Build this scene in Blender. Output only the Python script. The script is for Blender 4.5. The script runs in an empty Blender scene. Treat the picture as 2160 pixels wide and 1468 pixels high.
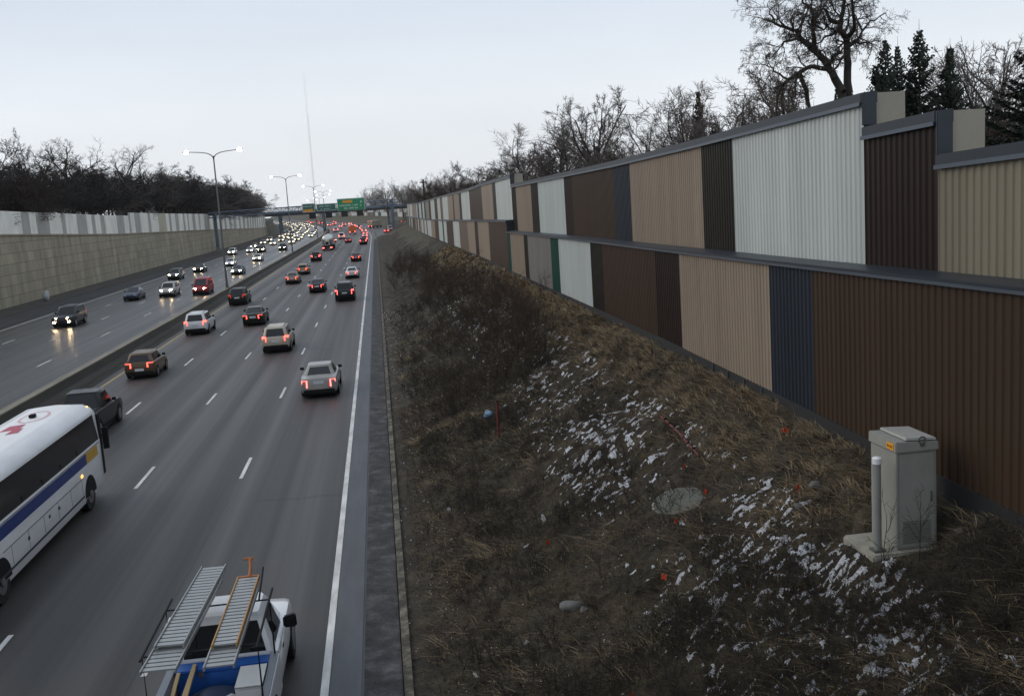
import bpy, bmesh, math, random
import numpy as np
from math import sin, cos, pi, radians
from mathutils import Vector, Matrix

random.seed(7)
RNG = np.random.default_rng(11)
S = bpy.context.scene
COL = S.collection

# ------------------------------------------------------------------ helpers
class MB:
    """collects faces, builds ONE mesh object"""
    def __init__(self): self.v = []; self.f = []; self.mi = []
    def face(self, pts, m=0):
        b = len(self.v); self.v.extend([tuple(p) for p in pts]); self.f.append(tuple(range(b, b + len(pts)))); self.mi.append(m)
    def add(self, vs, fs, m=0):
        b = len(self.v); self.v.extend([tuple(p) for p in vs])
        for f in fs: self.f.append(tuple(b + i for i in f)); self.mi.append(m)
    def box(self, x0, x1, y0, y1, z0, z1, m=0):
        vs = [(x0,y0,z0),(x1,y0,z0),(x1,y1,z0),(x0,y1,z0),(x0,y0,z1),(x1,y0,z1),(x1,y1,z1),(x0,y1,z1)]
        self.add(vs, [(0,3,2,1),(4,5,6,7),(0,1,5,4),(1,2,6,5),(2,3,7,6),(3,0,4,7)], m)
    def hexa(self, v8, m=0):
        self.add(v8, [(0,3,2,1),(4,5,6,7),(0,1,5,4),(1,2,6,5),(2,3,7,6),(3,0,4,7)], m)
    def tube(self, pts, radii, n=6, m=0, cap=True):
        pts = [Vector(p) for p in pts]; rings = []
        for i, p in enumerate(pts):
            d = (pts[min(i+1, len(pts)-1)] - pts[max(i-1, 0)])
            if d.length < 1e-9: d = Vector((0,0,1))
            d.normalize(); a = d.cross(Vector((0,0,1)) if abs(d.z) < .9 else Vector((1,0,0))).normalized(); b = d.cross(a)
            r = radii[i] if hasattr(radii, '__len__') else radii
            rings.append([p + (a*cos(2*pi*k/n) + b*sin(2*pi*k/n))*r for k in range(n)])
        vs = [q for R in rings for q in R]; fs = []
        for i in range(len(pts)-1):
            for k in range(n): fs.append((i*n+k, i*n+(k+1)%n, (i+1)*n+(k+1)%n, (i+1)*n+k))
        if cap: fs.append(tuple(range(n-1, -1, -1))); fs.append(tuple((len(pts)-1)*n+k for k in range(n)))
        self.add(vs, fs, m)
    def bar(self, p, q, r, n=6, m=0): self.tube([p, q], r, n, m)
    def cylx(self, cx, cy, cz, r, x0, x1, n=20, m=0):
        self.tube([(x0,cy,cz),(x1,cy,cz)], r, n, m)
    def loft(self, rings, m=0, cap=True):
        n = len(rings[0]); vs = [q for R in rings for q in R]; fs = []
        for i in range(len(rings)-1):
            for k in range(n): fs.append((i*n+k, (i+1)*n+k, (i+1)*n+(k+1)%n, i*n+(k+1)%n))
        if cap: fs.append(tuple(range(n))); fs.append(tuple((len(rings)-1)*n+k for k in range(n-1,-1,-1)))
        self.add(vs, fs, m)
    def mesh(self, name, mats, smooth=False, bevel=0, seg=2, auto=None):
        me = bpy.data.meshes.new(name); me.from_pydata(self.v, [], self.f)
        for mt in (mats if isinstance(mats, (list, tuple)) else [mats]): me.materials.append(mt)
        me.polygons.foreach_set('material_index', self.mi)
        bm = bmesh.new(); bm.from_mesh(me)
        if bevel:
            bmesh.ops.remove_doubles(bm, verts=bm.verts, dist=1e-5)
            es = [e for e in bm.edges if len(e.link_faces) == 2 and e.calc_face_angle(0) > .35]
            bmesh.ops.bevel(bm, geom=es, offset=bevel, segments=seg, affect='EDGES', clamp_overlap=True)
        bmesh.ops.recalc_face_normals(bm, faces=bm.faces)
        if auto:
            for e in bm.edges:
                if len(e.link_faces) == 2 and e.calc_face_angle(0) > auto: e.smooth = False
        bm.to_mesh(me); bm.free()
        if smooth or auto: me.polygons.foreach_set('use_smooth', [True]*len(me.polygons))
        me.update(); return me
    def build(self, name, mats, parent=None, **k):
        return link(name, self.mesh(name, mats, **k), parent)

def link(name, me, parent=None):
    o = bpy.data.objects.new(name, me); COL.objects.link(o)
    if parent is not None: o.parent = parent
    return o
def tag(o, label=None, cat=None, group=None, kind=None):
    if label: o['label'] = label
    if cat: o['category'] = cat
    if group: o['group'] = group
    if kind: o['kind'] = kind
    return o
def thing(name, label, cat, loc=(0,0,0), rz=0, group=None):
    o = bpy.data.objects.new(name, None); o.empty_display_size = .3; COL.objects.link(o)
    o.location = loc; o.rotation_euler = (0,0,rz)
    return tag(o, label, cat, group)
def copy_tree(o, parent=None, color=None):
    c = o.copy(); COL.objects.link(c)
    if parent is not None: c.parent = parent
    if color: c.color = color
    for ch in list(o.children): copy_tree(ch, c, color)
    return c
def np_mesh(name, V, F, mat, smooth=False, mi=None):
    """V (n,3), F (m,k) arrays"""
    me = bpy.data.meshes.new(name); V = np.asarray(V, np.float32); F = np.asarray(F, np.int32)
    me.vertices.add(len(V)); me.vertices.foreach_set('co', V.ravel())
    k = F.shape[1]; me.loops.add(F.size); me.loops.foreach_set('vertex_index', F.ravel())
    me.polygons.add(len(F)); me.polygons.foreach_set('loop_start', np.arange(0, F.size, k, dtype=np.int32))
    me.polygons.foreach_set('loop_total', np.full(len(F), k, np.int32))
    for m in (mat if isinstance(mat, (list, tuple)) else [mat]): me.materials.append(m)
    if mi is not None: me.polygons.foreach_set('material_index', np.asarray(mi, np.int32))
    me.update(calc_edges=True)
    if smooth: me.polygons.foreach_set('use_smooth', [True]*len(F))
    return me

# ------------------------------------------------------------------ materials
def mat(name, col=(.5,.5,.5), rough=.6, metal=0., noise=0., nscale=(1,1,1), ndet=5, spec=.5, coat=0., bump=0., bscale=8, objcol=False, emit=None, estr=0, coord='Object', island=0, dark=None):
    m = bpy.data.materials.new(name); m.use_nodes = True; N = m.node_tree.nodes; L = m.node_tree.links
    b = N['Principled BSDF']; b.inputs['Roughness'].default_value = rough; b.inputs['Metallic'].default_value = metal
    b.inputs['Specular IOR Level'].default_value = spec; b.inputs['Coat Weight'].default_value = coat
    b.inputs['Base Color'].default_value = (*col, 1)
    src = None
    if objcol:
        oi = N.new('ShaderNodeObjectInfo'); src = oi.outputs['Color']
    if noise or bump:
        tc = N.new('ShaderNodeTexCoord'); mp = N.new('ShaderNodeMapping'); mp.inputs['Scale'].default_value = nscale
        L.new(tc.outputs[coord], mp.inputs['Vector'])
    if noise:
        nz = N.new('ShaderNodeTexNoise'); nz.inputs['Scale'].default_value = 1; nz.inputs['Detail'].default_value = ndet; nz.inputs['Roughness'].default_value = .65
        L.new(mp.outputs[0], nz.inputs['Vector'])
        mr = N.new('ShaderNodeMapRange'); mr.inputs['From Min'].default_value = .25; mr.inputs['From Max'].default_value = .75
        mr.inputs['To Min'].default_value = 1-noise; mr.inputs['To Max'].default_value = 1+noise; L.new(nz.outputs['Fac'], mr.inputs['Value'])
        mx = N.new('ShaderNodeMix'); mx.data_type = 'RGBA'; mx.blend_type = 'MULTIPLY'; mx.inputs['Factor'].default_value = 1
        if src: L.new(src, mx.inputs['A'])
        else: mx.inputs['A'].default_value = (*col, 1)
        L.new(mr.outputs[0], mx.inputs['B']); src = mx.outputs['Result']
    if island:
        g = N.new('ShaderNodeNewGeometry'); mr = N.new('ShaderNodeMapRange'); mr.inputs['To Min'].default_value = 1-island; mr.inputs['To Max'].default_value = 1+island
        L.new(g.outputs['Random Per Island'], mr.inputs['Value'])
        mx = N.new('ShaderNodeMix'); mx.data_type = 'RGBA'; mx.blend_type = 'MULTIPLY'; mx.inputs['Factor'].default_value = 1
        if src: L.new(src, mx.inputs['A'])
        else: mx.inputs['A'].default_value = (*col, 1)
        L.new(mr.outputs[0], mx.inputs['B']); src = mx.outputs['Result']
    if src: L.new(src, b.inputs['Base Color'])
    if bump:
        n2 = N.new('ShaderNodeTexNoise'); n2.inputs['Scale'].default_value = bscale; n2.inputs['Detail'].default_value = 6
        L.new(tc.outputs[coord], n2.inputs['Vector'])
        bp = N.new('ShaderNodeBump'); bp.inputs['Strength'].default_value = bump; bp.inputs['Distance'].default_value = .02
        L.new(n2.outputs['Fac'], bp.inputs['Height']); L.new(bp.outputs[0], b.inputs['Normal'])
    if emit:
        b.inputs['Emission Color'].default_value = (*emit, 1); b.inputs['Emission Strength'].default_value = estr
    return m

M = {}
PANEL = dict(white=(.46,.50,.49), khaki=(.19,.172,.132), beige=(.25,.203,.158), brown=(.047,.029,.019), darkbrown=(.014,.012,.009), maroon=(.018,.0105,.008),
             navy=(.018,.024,.034), green=(.009,.055,.040), gray=(.19,.18,.17), taupe=(.13,.10,.08))
for k, c in PANEL.items():
    M['p_'+k] = mat('panel_'+k, c, rough=.50, noise=.17, nscale=(1,1.3,.10), ndet=7, spec=.20, coord='Object')
M['navy_trim'] = mat('navy_trim', (.020,.027,.038), rough=.42, metal=.1, noise=.12, nscale=(1,.6,1))
M['trim_edge'] = mat('trim_edge', (.10,.12,.15), rough=.35, metal=.4, noise=.1, nscale=(1,.5,1))
M['end_beige'] = mat('end_beige', (.30,.275,.225), rough=.7, noise=.08, nscale=(1.5,1.5,1.5), bump=.15, bscale=30)
M['dark_trim'] = mat('dark_trim', (.012,.013,.015), rough=.7)
M['asph_shoulder'] = mat('shoulder_asphalt', (.062,.068,.080), rough=.6, noise=.30, nscale=(2.5,.35,1), bump=.2, bscale=40)
M['gutter'] = mat('gutter_concrete', (.050,.049,.050), rough=.85, noise=.85, nscale=(5,2.2,1), ndet=10, bump=.4, bscale=12)
M['curb'] = mat('curb_concrete', (.135,.122,.095), rough=.85, noise=.85, nscale=(5,2.0,3), ndet=10, bump=.5, bscale=14)
M['paint_white'] = mat('road_paint_white', (.58,.575,.56), rough=.6, noise=.42, nscale=(3,.7,1), ndet=8)
M['paint_yellow'] = mat('road_paint_yellow', (.42,.30,.10), rough=.6, noise=.25, nscale=(3,.7,1), ndet=8)
M['barrier'] = mat('barrier_concrete', (.052,.05,.042), rough=.8, noise=.35, nscale=(1,.25,2), ndet=7, bump=.25, bscale=9)
M['barrier_cap'] = mat('barrier_cap', (.20,.18,.14), rough=.8, noise=.3, nscale=(1,.25,2), ndet=7)
M['galv'] = mat('galvanised_steel', (.20,.22,.25), rough=.45, metal=.5, noise=.12, nscale=(2,2,2))
M['pole'] = mat('pole_grey', (.13,.14,.15), rough=.5, metal=.4)
M['blue_steel'] = mat('blue_grey_steel', (.12,.16,.21), rough=.5, metal=.2, noise=.12, nscale=(.6,.6,.6))
M['dark_steel'] = mat('dark_steel', (.035,.042,.052), rough=.55, noise=.1, nscale=(.6,.6,.6))
M['lamp'] = mat('lamp_lens', (.8,.8,.7), emit=(1,.93,.80), estr=40)
M['head'] = mat('headlight_lens', (.8,.8,.8), rough=.2, emit=(1,.70,.38), estr=110)
M['headfar'] = mat('headlight_lens_far', (.8,.8,.8), rough=.2, emit=(1,.84,.52), estr=3.2)
M['headdim'] = mat('headlight_lens_cool', (.8,.8,.8), rough=.2, emit=(1,.94,.84), estr=60)
M['headoff'] = mat('headlight_glass', (.45,.45,.47), rough=.15)
M['tail'] = mat('taillight_lens', (.5,.02,.02), rough=.25, emit=(1,.075,.05), estr=6)
M['brake'] = mat('brake_lens', (.6,.02,.02), rough=.25, emit=(1,.085,.07), estr=9)
M['dim_tail'] = mat('taillight_lens_dim', (.35,.02,.02), rough=.25, emit=(1,.05,.03), estr=.7)
M['amber'] = mat('amber_lens', (.8,.35,.05), rough=.3, emit=(1,.42,.08), estr=3.5)
M['car'] = mat('car_paint', rough=.36, metal=.05, coat=.16, spec=.3, objcol=True, noise=.12, nscale=(1.2,1.2,1.2))
M['glass'] = mat('car_glass', (.008,.010,.012), rough=.07, spec=.45)
M['dark_glass'] = mat('dark_glass', (.008,.008,.009), rough=.12, spec=.3)
M['rubber'] = mat('tyre_rubber', (.012,.012,.013), rough=.85)
M['rim'] = mat('wheel_rim', (.28,.28,.29), rough=.4, metal=.8)
M['black'] = mat('black_plastic', (.009,.009,.010), rough=.7, spec=.25)
M['plate'] = mat('plate', (.55,.57,.60), rough=.5)
M['chrome'] = mat('chrome', (.5,.5,.5), rough=.25, metal=.9)
M['bus_white'] = mat('bus_white', (.70,.705,.71), rough=.4, coat=.15, noise=.14, nscale=(.7,.5,2.5), ndet=8)
M['bus_roof'] = mat('bus_roof', (.80,.80,.80), rough=.5, noise=.06, nscale=(.7,.4,1.5))
M['bus_blue'] = mat('bus_blue', (.010,.035,.19), rough=.35)
M['bus_yellow'] = mat('bus_yellow', (.62,.36,.03), rough=.35)
M['bus_red'] = mat('bus_red', (.42,.06,.10), rough=.5)
M['bus_pink'] = mat('bus_pink', (.66,.42,.44), rough=.5)
M['alu'] = mat('ladder_aluminium', (.33,.34,.34), rough=.42, metal=.55, noise=.15, nscale=(3,1,3))
M['fibre'] = mat('ladder_orange_fibreglass', (.40,.21,.06), rough=.5, noise=.2, nscale=(3,1,3))
M['orange'] = mat('orange_plastic', (.32,.11,.03), rough=.55)
M['white_pl'] = mat('white_plastic', (.55,.57,.58), rough=.5, noise=.1, nscale=(3,3,3))
M['blue_pl'] = mat('blue_tarp', (.012,.085,.34), rough=.5, noise=.3, nscale=(4,4,4))
M['navy_tarp'] = mat('navy_tarp', (.010,.025,.07), rough=.6, noise=.3, nscale=(5,5,5))
M['red_pl'] = mat('red_plastic', (.33,.012,.01), rough=.45)
M['timber'] = mat('timber', (.36,.27,.14), rough=.7, noise=.2, nscale=(9,1,9))
M['cab_white'] = mat('truck_white', (.72,.73,.75), rough=.3, coat=.5)
M['bedliner'] = mat('bed_liner', (.02,.021,.022), rough=.7)
M['cabinet'] = mat('cabinet_paint', (.27,.275,.25), rough=.55, noise=.14, nscale=(2,2,1.2), ndet=6, bump=.05, bscale=30)
M['cab_top'] = mat('cabinet_top', (.36,.365,.34), rough=.5, noise=.14, nscale=(3,3,3), ndet=6)
M['concrete'] = mat('pad_concrete', (.27,.26,.22), rough=.85, noise=.35, nscale=(3,3,3), ndet=8, bump=.4, bscale=25)
M['lid_concrete'] = mat('lid_concrete', (.10,.105,.088), rough=.85, noise=.25, nscale=(4,4,4), ndet=8, bump=.3, bscale=30)
M['vent'] = mat('vent_dark', (.09,.095,.085), rough=.7)
M['pvc'] = mat('pvc_pipe', (.23,.235,.22), rough=.5, noise=.1, nscale=(5,5,2))
M['sticker'] = mat('warning_sticker', (.75,.32,.015), rough=.5)
M['sticker_ink'] = mat('sticker_ink', (.05,.02,.01), rough=.6)
M['flag'] = mat('marker_flag', (.48,.05,.014), rough=.55)
M['redpole'] = mat('red_marker', (.10,.016,.012), rough=.6, noise=.3, nscale=(9,9,9))
M['bluebag'] = mat('blue_bag', (.16,.25,.38), rough=.5)
M['paper'] = mat('paper_scrap', (.40,.41,.41), rough=.7, noise=.25, nscale=(7,7,7))
M['rock'] = mat('rock', (.11,.11,.105), rough=.85, noise=.3, nscale=(6,6,6), bump=.5, bscale=14)
M['bark'] = mat('bark_dark', (.032,.026,.022), rough=.9, noise=.3, nscale=(2,2,.6))
M['twig'] = mat('twig_brown', (.050,.040,.034), rough=.9, island=.35)
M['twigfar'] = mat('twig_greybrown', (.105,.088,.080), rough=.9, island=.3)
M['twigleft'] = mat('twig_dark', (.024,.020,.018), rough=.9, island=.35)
M['twigred'] = mat('twig_russet', (.040,.024,.016), rough=.9, island=.4)
M['needle'] = mat('spruce_needles', (.016,.027,.017), rough=.8, island=.55)
M['needledry'] = mat('dry_foliage', (.058,.045,.025), rough=.9, island=.4)
M['grass_tan'] = mat('grass_dead_tan', (.25,.185,.108), rough=.9, island=.5)
M['grass_brown'] = mat('grass_dead_brown', (.070,.050,.029), rough=.9, island=.55)
M['grass_olive'] = mat('grass_olive', (.085,.080,.030), rough=.9, island=.5)
M['leaf'] = mat('leaf_litter', (.07,.042,.024), rough=.9, island=.6)
M['weed'] = mat('weed_stem', (.024,.020,.014), rough=.9, island=.5)
M['brush'] = mat('brush_twig', (.046,.031,.021), rough=.9, island=.55)
M['snow'] = mat('old_snow', (.47,.49,.53), rough=.6, noise=.12, nscale=(6,6,6), bump=.4, bscale=25)
M['litter_tan'] = mat('litter_tan', (.20,.18,.14), rough=.9, island=.5)
M['litter'] = mat('litter_white', (.55,.54,.50), rough=.8, island=.4)
M['sign_green'] = mat('sign_green', (.012,.24,.11), rough=.45, emit=(.012,.24,.11), estr=0)
M['sign_dull'] = mat('sign_green_back', (.03,.13,.10), rough=.5)
M['sign_orange'] = mat('sign_orange', (.72,.30,.02), rough=.45)
M['sign_white'] = mat('sign_white', (.75,.78,.76), rough=.45)
M['steel_tank'] = mat('polished_tank', (.62,.62,.60), rough=.28, metal=.85, noise=.08, nscale=(1,1,1))
M['orange_truck'] = mat('orange_truck', (.55,.12,.02), rough=.4)
M['mast'] = mat('mast_pale', (.62,.62,.66), rough=.6)

def asphalt(name, base, wet, sx=.9):
    m = bpy.data.materials.new(name); m.use_nodes = True; N = m.node_tree.nodes; L = m.node_tree.links; b = N['Principled BSDF']
    tc = N.new('ShaderNodeTexCoord')
    def noise(sc, det=5):
        mp = N.new('ShaderNodeMapping'); mp.inputs['Scale'].default_value = sc; L.new(tc.outputs['Object'], mp.inputs['Vector'])
        n = N.new('ShaderNodeTexNoise'); n.inputs['Scale'].default_value = 1; n.inputs['Detail'].default_value = det; n.inputs['Roughness'].default_value = .6
        L.new(mp.outputs[0], n.inputs['Vector']); return n.outputs['Fac']
    streak = noise((sx, .006, 1), 4); patch = noise((.25, .03, 1), 6); fine = noise((22, 9, 1), 4)
    def mr(x, a, c, lo=.3, hi=.7):
        r = N.new('ShaderNodeMapRange'); r.inputs['From Min'].default_value = lo; r.inputs['From Max'].default_value = hi
        r.inputs['To Min'].default_value = a; r.inputs['To Max'].default_value = c; L.new(x, r.inputs['Value']); return r.outputs[0]
    def mul(a, c):
        k = N.new('ShaderNodeMath'); k.operation = 'MULTIPLY'; L.new(a, k.inputs[0]); L.new(c, k.inputs[1]); return k.outputs[0]
    v = mul(mul(mr(streak, .55, 1.60), mr(patch, .85, 1.15)), mr(fine, .88, 1.12))
    wv = N.new('ShaderNodeTexWave'); wv.wave_type = 'BANDS'; wv.bands_direction = 'X'; wv.inputs['Scale'].default_value = .1715; wv.inputs['Distortion'].default_value = 1.2; wv.inputs['Detail'].default_value = 2; wv.inputs['Detail Scale'].default_value = .25
    mpw = N.new('ShaderNodeMapping'); mpw.inputs['Location'].default_value = (.55,0,0); mpw.inputs['Scale'].default_value = (1,.015,1); L.new(tc.outputs['Object'], mpw.inputs['Vector']); L.new(mpw.outputs[0], wv.inputs['Vector'])
    v = mul(v, mr(wv.outputs['Fac'], .76, 1.28, 0, 1))
    mx = N.new('ShaderNodeMix'); mx.data_type = 'RGBA'; mx.blend_type = 'MULTIPLY'; mx.inputs['Factor'].default_value = 1; mx.inputs['A'].default_value = (*base, 1)
    L.new(v, mx.inputs['B']); L.new(mx.outputs['Result'], b.inputs['Base Color'])
    L.new(mr(streak, wet+.10, wet-.06), b.inputs['Roughness']); b.inputs['Specular IOR Level'].default_value = .5
    bp = N.new('ShaderNodeBump'); bp.inputs['Strength'].default_value = .12; bp.inputs['Distance'].default_value = .01; L.new(fine, bp.inputs['Height']); L.new(bp.outputs[0], b.inputs['Normal'])
    return m
M['asphalt'] = asphalt('asphalt_main', (.034,.0315,.030), .54)
M['asphalt_l'] = asphalt('asphalt_damp', (.027,.0235,.021), .36)

def retaining(name):
    m = bpy.data.materials.new(name); m.use_nodes = True; N = m.node_tree.nodes; L = m.node_tree.links; b = N['Principled BSDF']
    g = N.new('ShaderNodeNewGeometry'); sp = N.new('ShaderNodeSeparateXYZ'); cb = N.new('ShaderNodeCombineXYZ'); L.new(g.outputs['Position'], sp.inputs[0])
    L.new(sp.outputs['Y'], cb.inputs['X']); L.new(sp.outputs['Z'], cb.inputs['Y'])
    br = N.new('ShaderNodeTexBrick'); br.offset = .5; br.offset_frequency = 2; br.inputs['Scale'].default_value = 1
    br.inputs['Brick Width'].default_value = 2.6; br.inputs['Row Height'].default_value = 1.3; br.inputs['Mortar Size'].default_value = .035; br.inputs['Mortar Smooth'].default_value = .3
    br.inputs['Color1'].default_value = (.37,.325,.235,1); br.inputs['Color2'].default_value = (.31,.275,.20,1); br.inputs['Mortar'].default_value = (.13,.12,.095,1)
    L.new(cb.outputs[0], br.inputs['Vector'])
    mp = N.new('ShaderNodeMapping'); mp.inputs['Scale'].default_value = (.45,.10,1); L.new(cb.outputs[0], mp.inputs['Vector'])
    n = N.new('ShaderNodeTexNoise'); n.inputs['Scale'].default_value = 1.2; n.inputs['Detail'].default_value = 7; L.new(mp.outputs[0], n.inputs['Vector'])
    r = N.new('ShaderNodeMapRange'); r.inputs['From Min'].default_value = .3; r.inputs['From Max'].default_value = .7; r.inputs['To Min'].default_value = .68; r.inputs['To Max'].default_value = 1.15; L.new(n.outputs['Fac'], r.inputs['Value'])
    mx = N.new('ShaderNodeMix'); mx.data_type = 'RGBA'; mx.blend_type = 'MULTIPLY'; mx.inputs['Factor'].default_value = 1
    L.new(br.outputs['Color'], mx.inputs['A']); L.new(r.outputs[0], mx.inputs['B']); L.new(mx.outputs['Result'], b.inputs['Base Color']); b.inputs['Roughness'].default_value = .85
    return m
M['retaining'] = retaining('retaining_concrete')
M['fence_white'] = mat('fence_white', (.74,.73,.67), rough=.6, noise=.22, nscale=(.3,.5,.25), ndet=7)
M['fence_gray'] = mat('fence_gray', (.34,.34,.315), rough=.6, noise=.25, nscale=(.3,.5,.25), ndet=7)
M['fence_tan'] = mat('fence_tan', (.42,.39,.29), rough=.6, noise=.2, nscale=(.3,.5,.25), ndet=7)
def soil(name, cols, sc):
    m = bpy.data.materials.new(name); m.use_nodes = True; N = m.node_tree.nodes; L = m.node_tree.links; b = N['Principled BSDF']
    tc = N.new('ShaderNodeTexCoord'); n = N.new('ShaderNodeTexNoise'); n.inputs['Scale'].default_value = sc; n.inputs['Detail'].default_value = 10; n.inputs['Roughness'].default_value = .7
    L.new(tc.outputs['Object'], n.inputs['Vector']); cr = N.new('ShaderNodeValToRGB'); cr.color_ramp.elements.remove(cr.color_ramp.elements[0])
    cr.color_ramp.elements[0].position = cols[0][0]; cr.color_ramp.elements[0].color = (*cols[0][1], 1)
    for p, c in cols[1:]:
        e = cr.color_ramp.elements.new(p); e.color = (*c, 1)
    L.new(n.outputs['Fac'], cr.inputs['Fac']); L.new(cr.outputs['Color'], b.inputs['Base Color']); b.inputs['Roughness'].default_value = .92
    n2 = N.new('ShaderNodeTexNoise'); n2.inputs['Scale'].default_value = sc*9; n2.inputs['Detail'].default_value = 6; L.new(tc.outputs['Object'], n2.inputs['Vector'])
    bp = N.new('ShaderNodeBump'); bp.inputs['Strength'].default_value = .8; bp.inputs['Distance'].default_value = .05; L.new(n2.outputs['Fac'], bp.inputs['Height']); L.new(bp.outputs[0], b.inputs['Normal'])
    return m
M['soil'] = soil('embankment_soil', [(.32,(.006,.005,.003)),(.46,(.018,.014,.008)),(.58,(.045,.035,.021)),(.75,(.10,.08,.05))], 1.0)
M['curb'] = soil('broken_kerb', [(.32,(.022,.019,.014)),(.48,(.06,.054,.042)),(.58,(.15,.135,.105)),(.75,(.24,.22,.175))], 1.9)
M['gutter'] = soil('stained_gutter', [(.32,(.014,.014,.014)),(.5,(.040,.040,.042)),(.62,(.085,.085,.088)),(.75,(.15,.15,.15))], 1.6)
M['dirt_paved'] = soil('dirty_shoulder', [(.3,(.024,.022,.021)),(.55,(.036,.034,.034)),(.75,(.055,.052,.05))], .35)
M['field'] = soil('field_grass', [(.3,(.03,.028,.016)),(.5,(.055,.05,.03)),(.7,(.09,.075,.05))], .3)
M['dirt'] = soil('verge_dirt', [(.3,(.022,.018,.014)),(.55,(.05,.042,.034)),(.75,(.085,.075,.06))], .5)

# ------------------------------------------------------------------ road alignment
def cv(Y):                                   # the road bends left beyond 300 m
    if Y <= 300: return 0.
    if Y <= 800: return -(Y-300)**2/7200
    return -34.72 - (Y-800)*.1389
def wx(Y): return 0. if Y <= 300 else 10*min(1., (Y-300)/110)**1.5      # the wall swings out round the slip road
def yaw(Y): return 0. if Y <= 300 else math.atan((min(Y, 800)-300)/3600)
def ysteps(y0, y1):
    ys = [y0]; y = y0
    while y < y1:
        y = min(y1, y + (20 if y < 280 else 12 if y < 800 else 40)); ys.append(y)
    return ys
def strip(mb, x0, x1, z, y0, y1, m=0, z1=None):
    z1 = z if z1 is None else z1
    ys = ysteps(y0, y1)
    vs = []; fs = []
    for y in ys: vs += [(x0+cv(y), y, z), (x1+cv(y), y, z1)]
    for i in range(len(ys)-1): fs.append((2*i, 2*i+1, 2*i+3, 2*i+2))
    mb.add(vs, fs, m)
def extr(mb, prof, y0, y1, m=0, ys=None):
    """profile (x,z) closed loop swept along the road"""
    ys = ys or ysteps(y0, y1)
    mb.loft([[(x+cv(y), y, z) for x, z in prof] for y in ys], m)

# ---- terrain: one sheet out to the horizon
prof = [(-900,14),(-300,11),(-60,9.2),(-46.2,9.0),(-45.9,-.12),(-36,-.12),(-1,-.12),(-.2,-.14),(.6,-.15),(3,.5),(6,2.1),(9,3.6),(9.6,4.2),(10.2,4.9),(14,5.0),(60,5.4),(300,6),(900,12)]
ys = [-60,-20,0,40,80,120,160,200,240,280,300]+list(range(320,820,20))+[900,1000,1200,1600,2300]
V = np.array([[x+cv(y)+(wx(y) if x >= .6 else 0), y, z] for y in ys for x, z in prof]); n = len(prof)
# beyond 300 m the left bank drops and the right one levels off
for j, y in enumerate(ys):
    f = min(1, max(0, (y-300)/140))
    for i, (x, z) in enumerate(prof):
        if x <= -46: V[j*n+i, 2] = z*(1-.35*f)
F = [(j*n+i, j*n+i+1, (j+1)*n+i+1, (j+1)*n+i) for j in range(len(ys)-1) for i in range(n-1)]
tag(link('ground', np_mesh('ground', V, F, M['field'], smooth=False)), 'dull brown winter ground beside and beyond the motorway', 'ground', kind='structure')

mb = MB(); strip(mb, -17.2, -1.03, 0, -30, 1500); tag(mb.build('road', M['asphalt']), 'grey asphalt carriageway of cars driving away', 'road', kind='structure')
mb = MB(); strip(mb, -36.6, -19.4, 0, -30, 1500); tag(mb.build('road', M['asphalt_l']), 'damp asphalt carriageway of oncoming cars', 'road', kind='structure')
mb = MB(); strip(mb, -1.64, -1.03, .004, -30, 420); strip(mb, -1.03, -.98, -.02, -30, 420); tag(mb.build('shoulder', M['asph_shoulder']), 'blue grey paved shoulder beside the white edge line', 'shoulder', kind='structure')
mb = MB(); extr(mb, [(-.98,-.1),(-.98,.012),(-.22,-.01),(-.22,-.1)], -30, 400); tag(mb.build('gutter', M['gutter']), 'dark stained concrete gutter strip', 'gutter', kind='structure')
mb = MB(); extr(mb, [(-.21,-.15),(-.19,.10),(-.02,.125),(.02,-.15)], -30, 400); tag(mb.build('kerb', M['curb']), 'worn pale concrete kerb under the embankment', 'kerb', kind='structure')
mb = MB(); strip(mb, -41.0, -36.6, .006, -30, 420, z1=.03); tag(mb.build('shoulder', M['dirt_paved']), 'left paved shoulder under the retaining wall', 'shoulder', kind='structure')
mb = MB(); strip(mb, -45.2, -41.0, .1, -30, 420, z1=.03)
tag(mb.build('dirt_verge', M['dirt']), 'strip of dark dirt along the foot of the retaining wall', 'verge', kind='structure')
mb = MB(); strip(mb, -19.5, -17.1, .006, -30, 1500); tag(mb.build('median_strip', M['dirt']), 'dark narrow strip under the median barrier', 'median', kind='structure')
# a slip road merging from the right, far off
mb = MB(); vs = []
rp = [(300,-.9,.6),(330,-.9,2.2),(360,-1.2,4.6),(400,-1.0,6.4),(450,-1.5,7.0),(520,-2,7.5),(600,-2,8)]
for y, a, b in rp: vs += [(a+cv(y), y, .012), (b+cv(y), y, .012)]
mb.add(vs, [(2*i,2*i+1,2*i+3,2*i+2) for i in range(len(rp)-1)]); tag(mb.build('slip_road', M['asphalt']), 'slip road joining from the right under the gantry', 'slip road', kind='structure')

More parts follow.
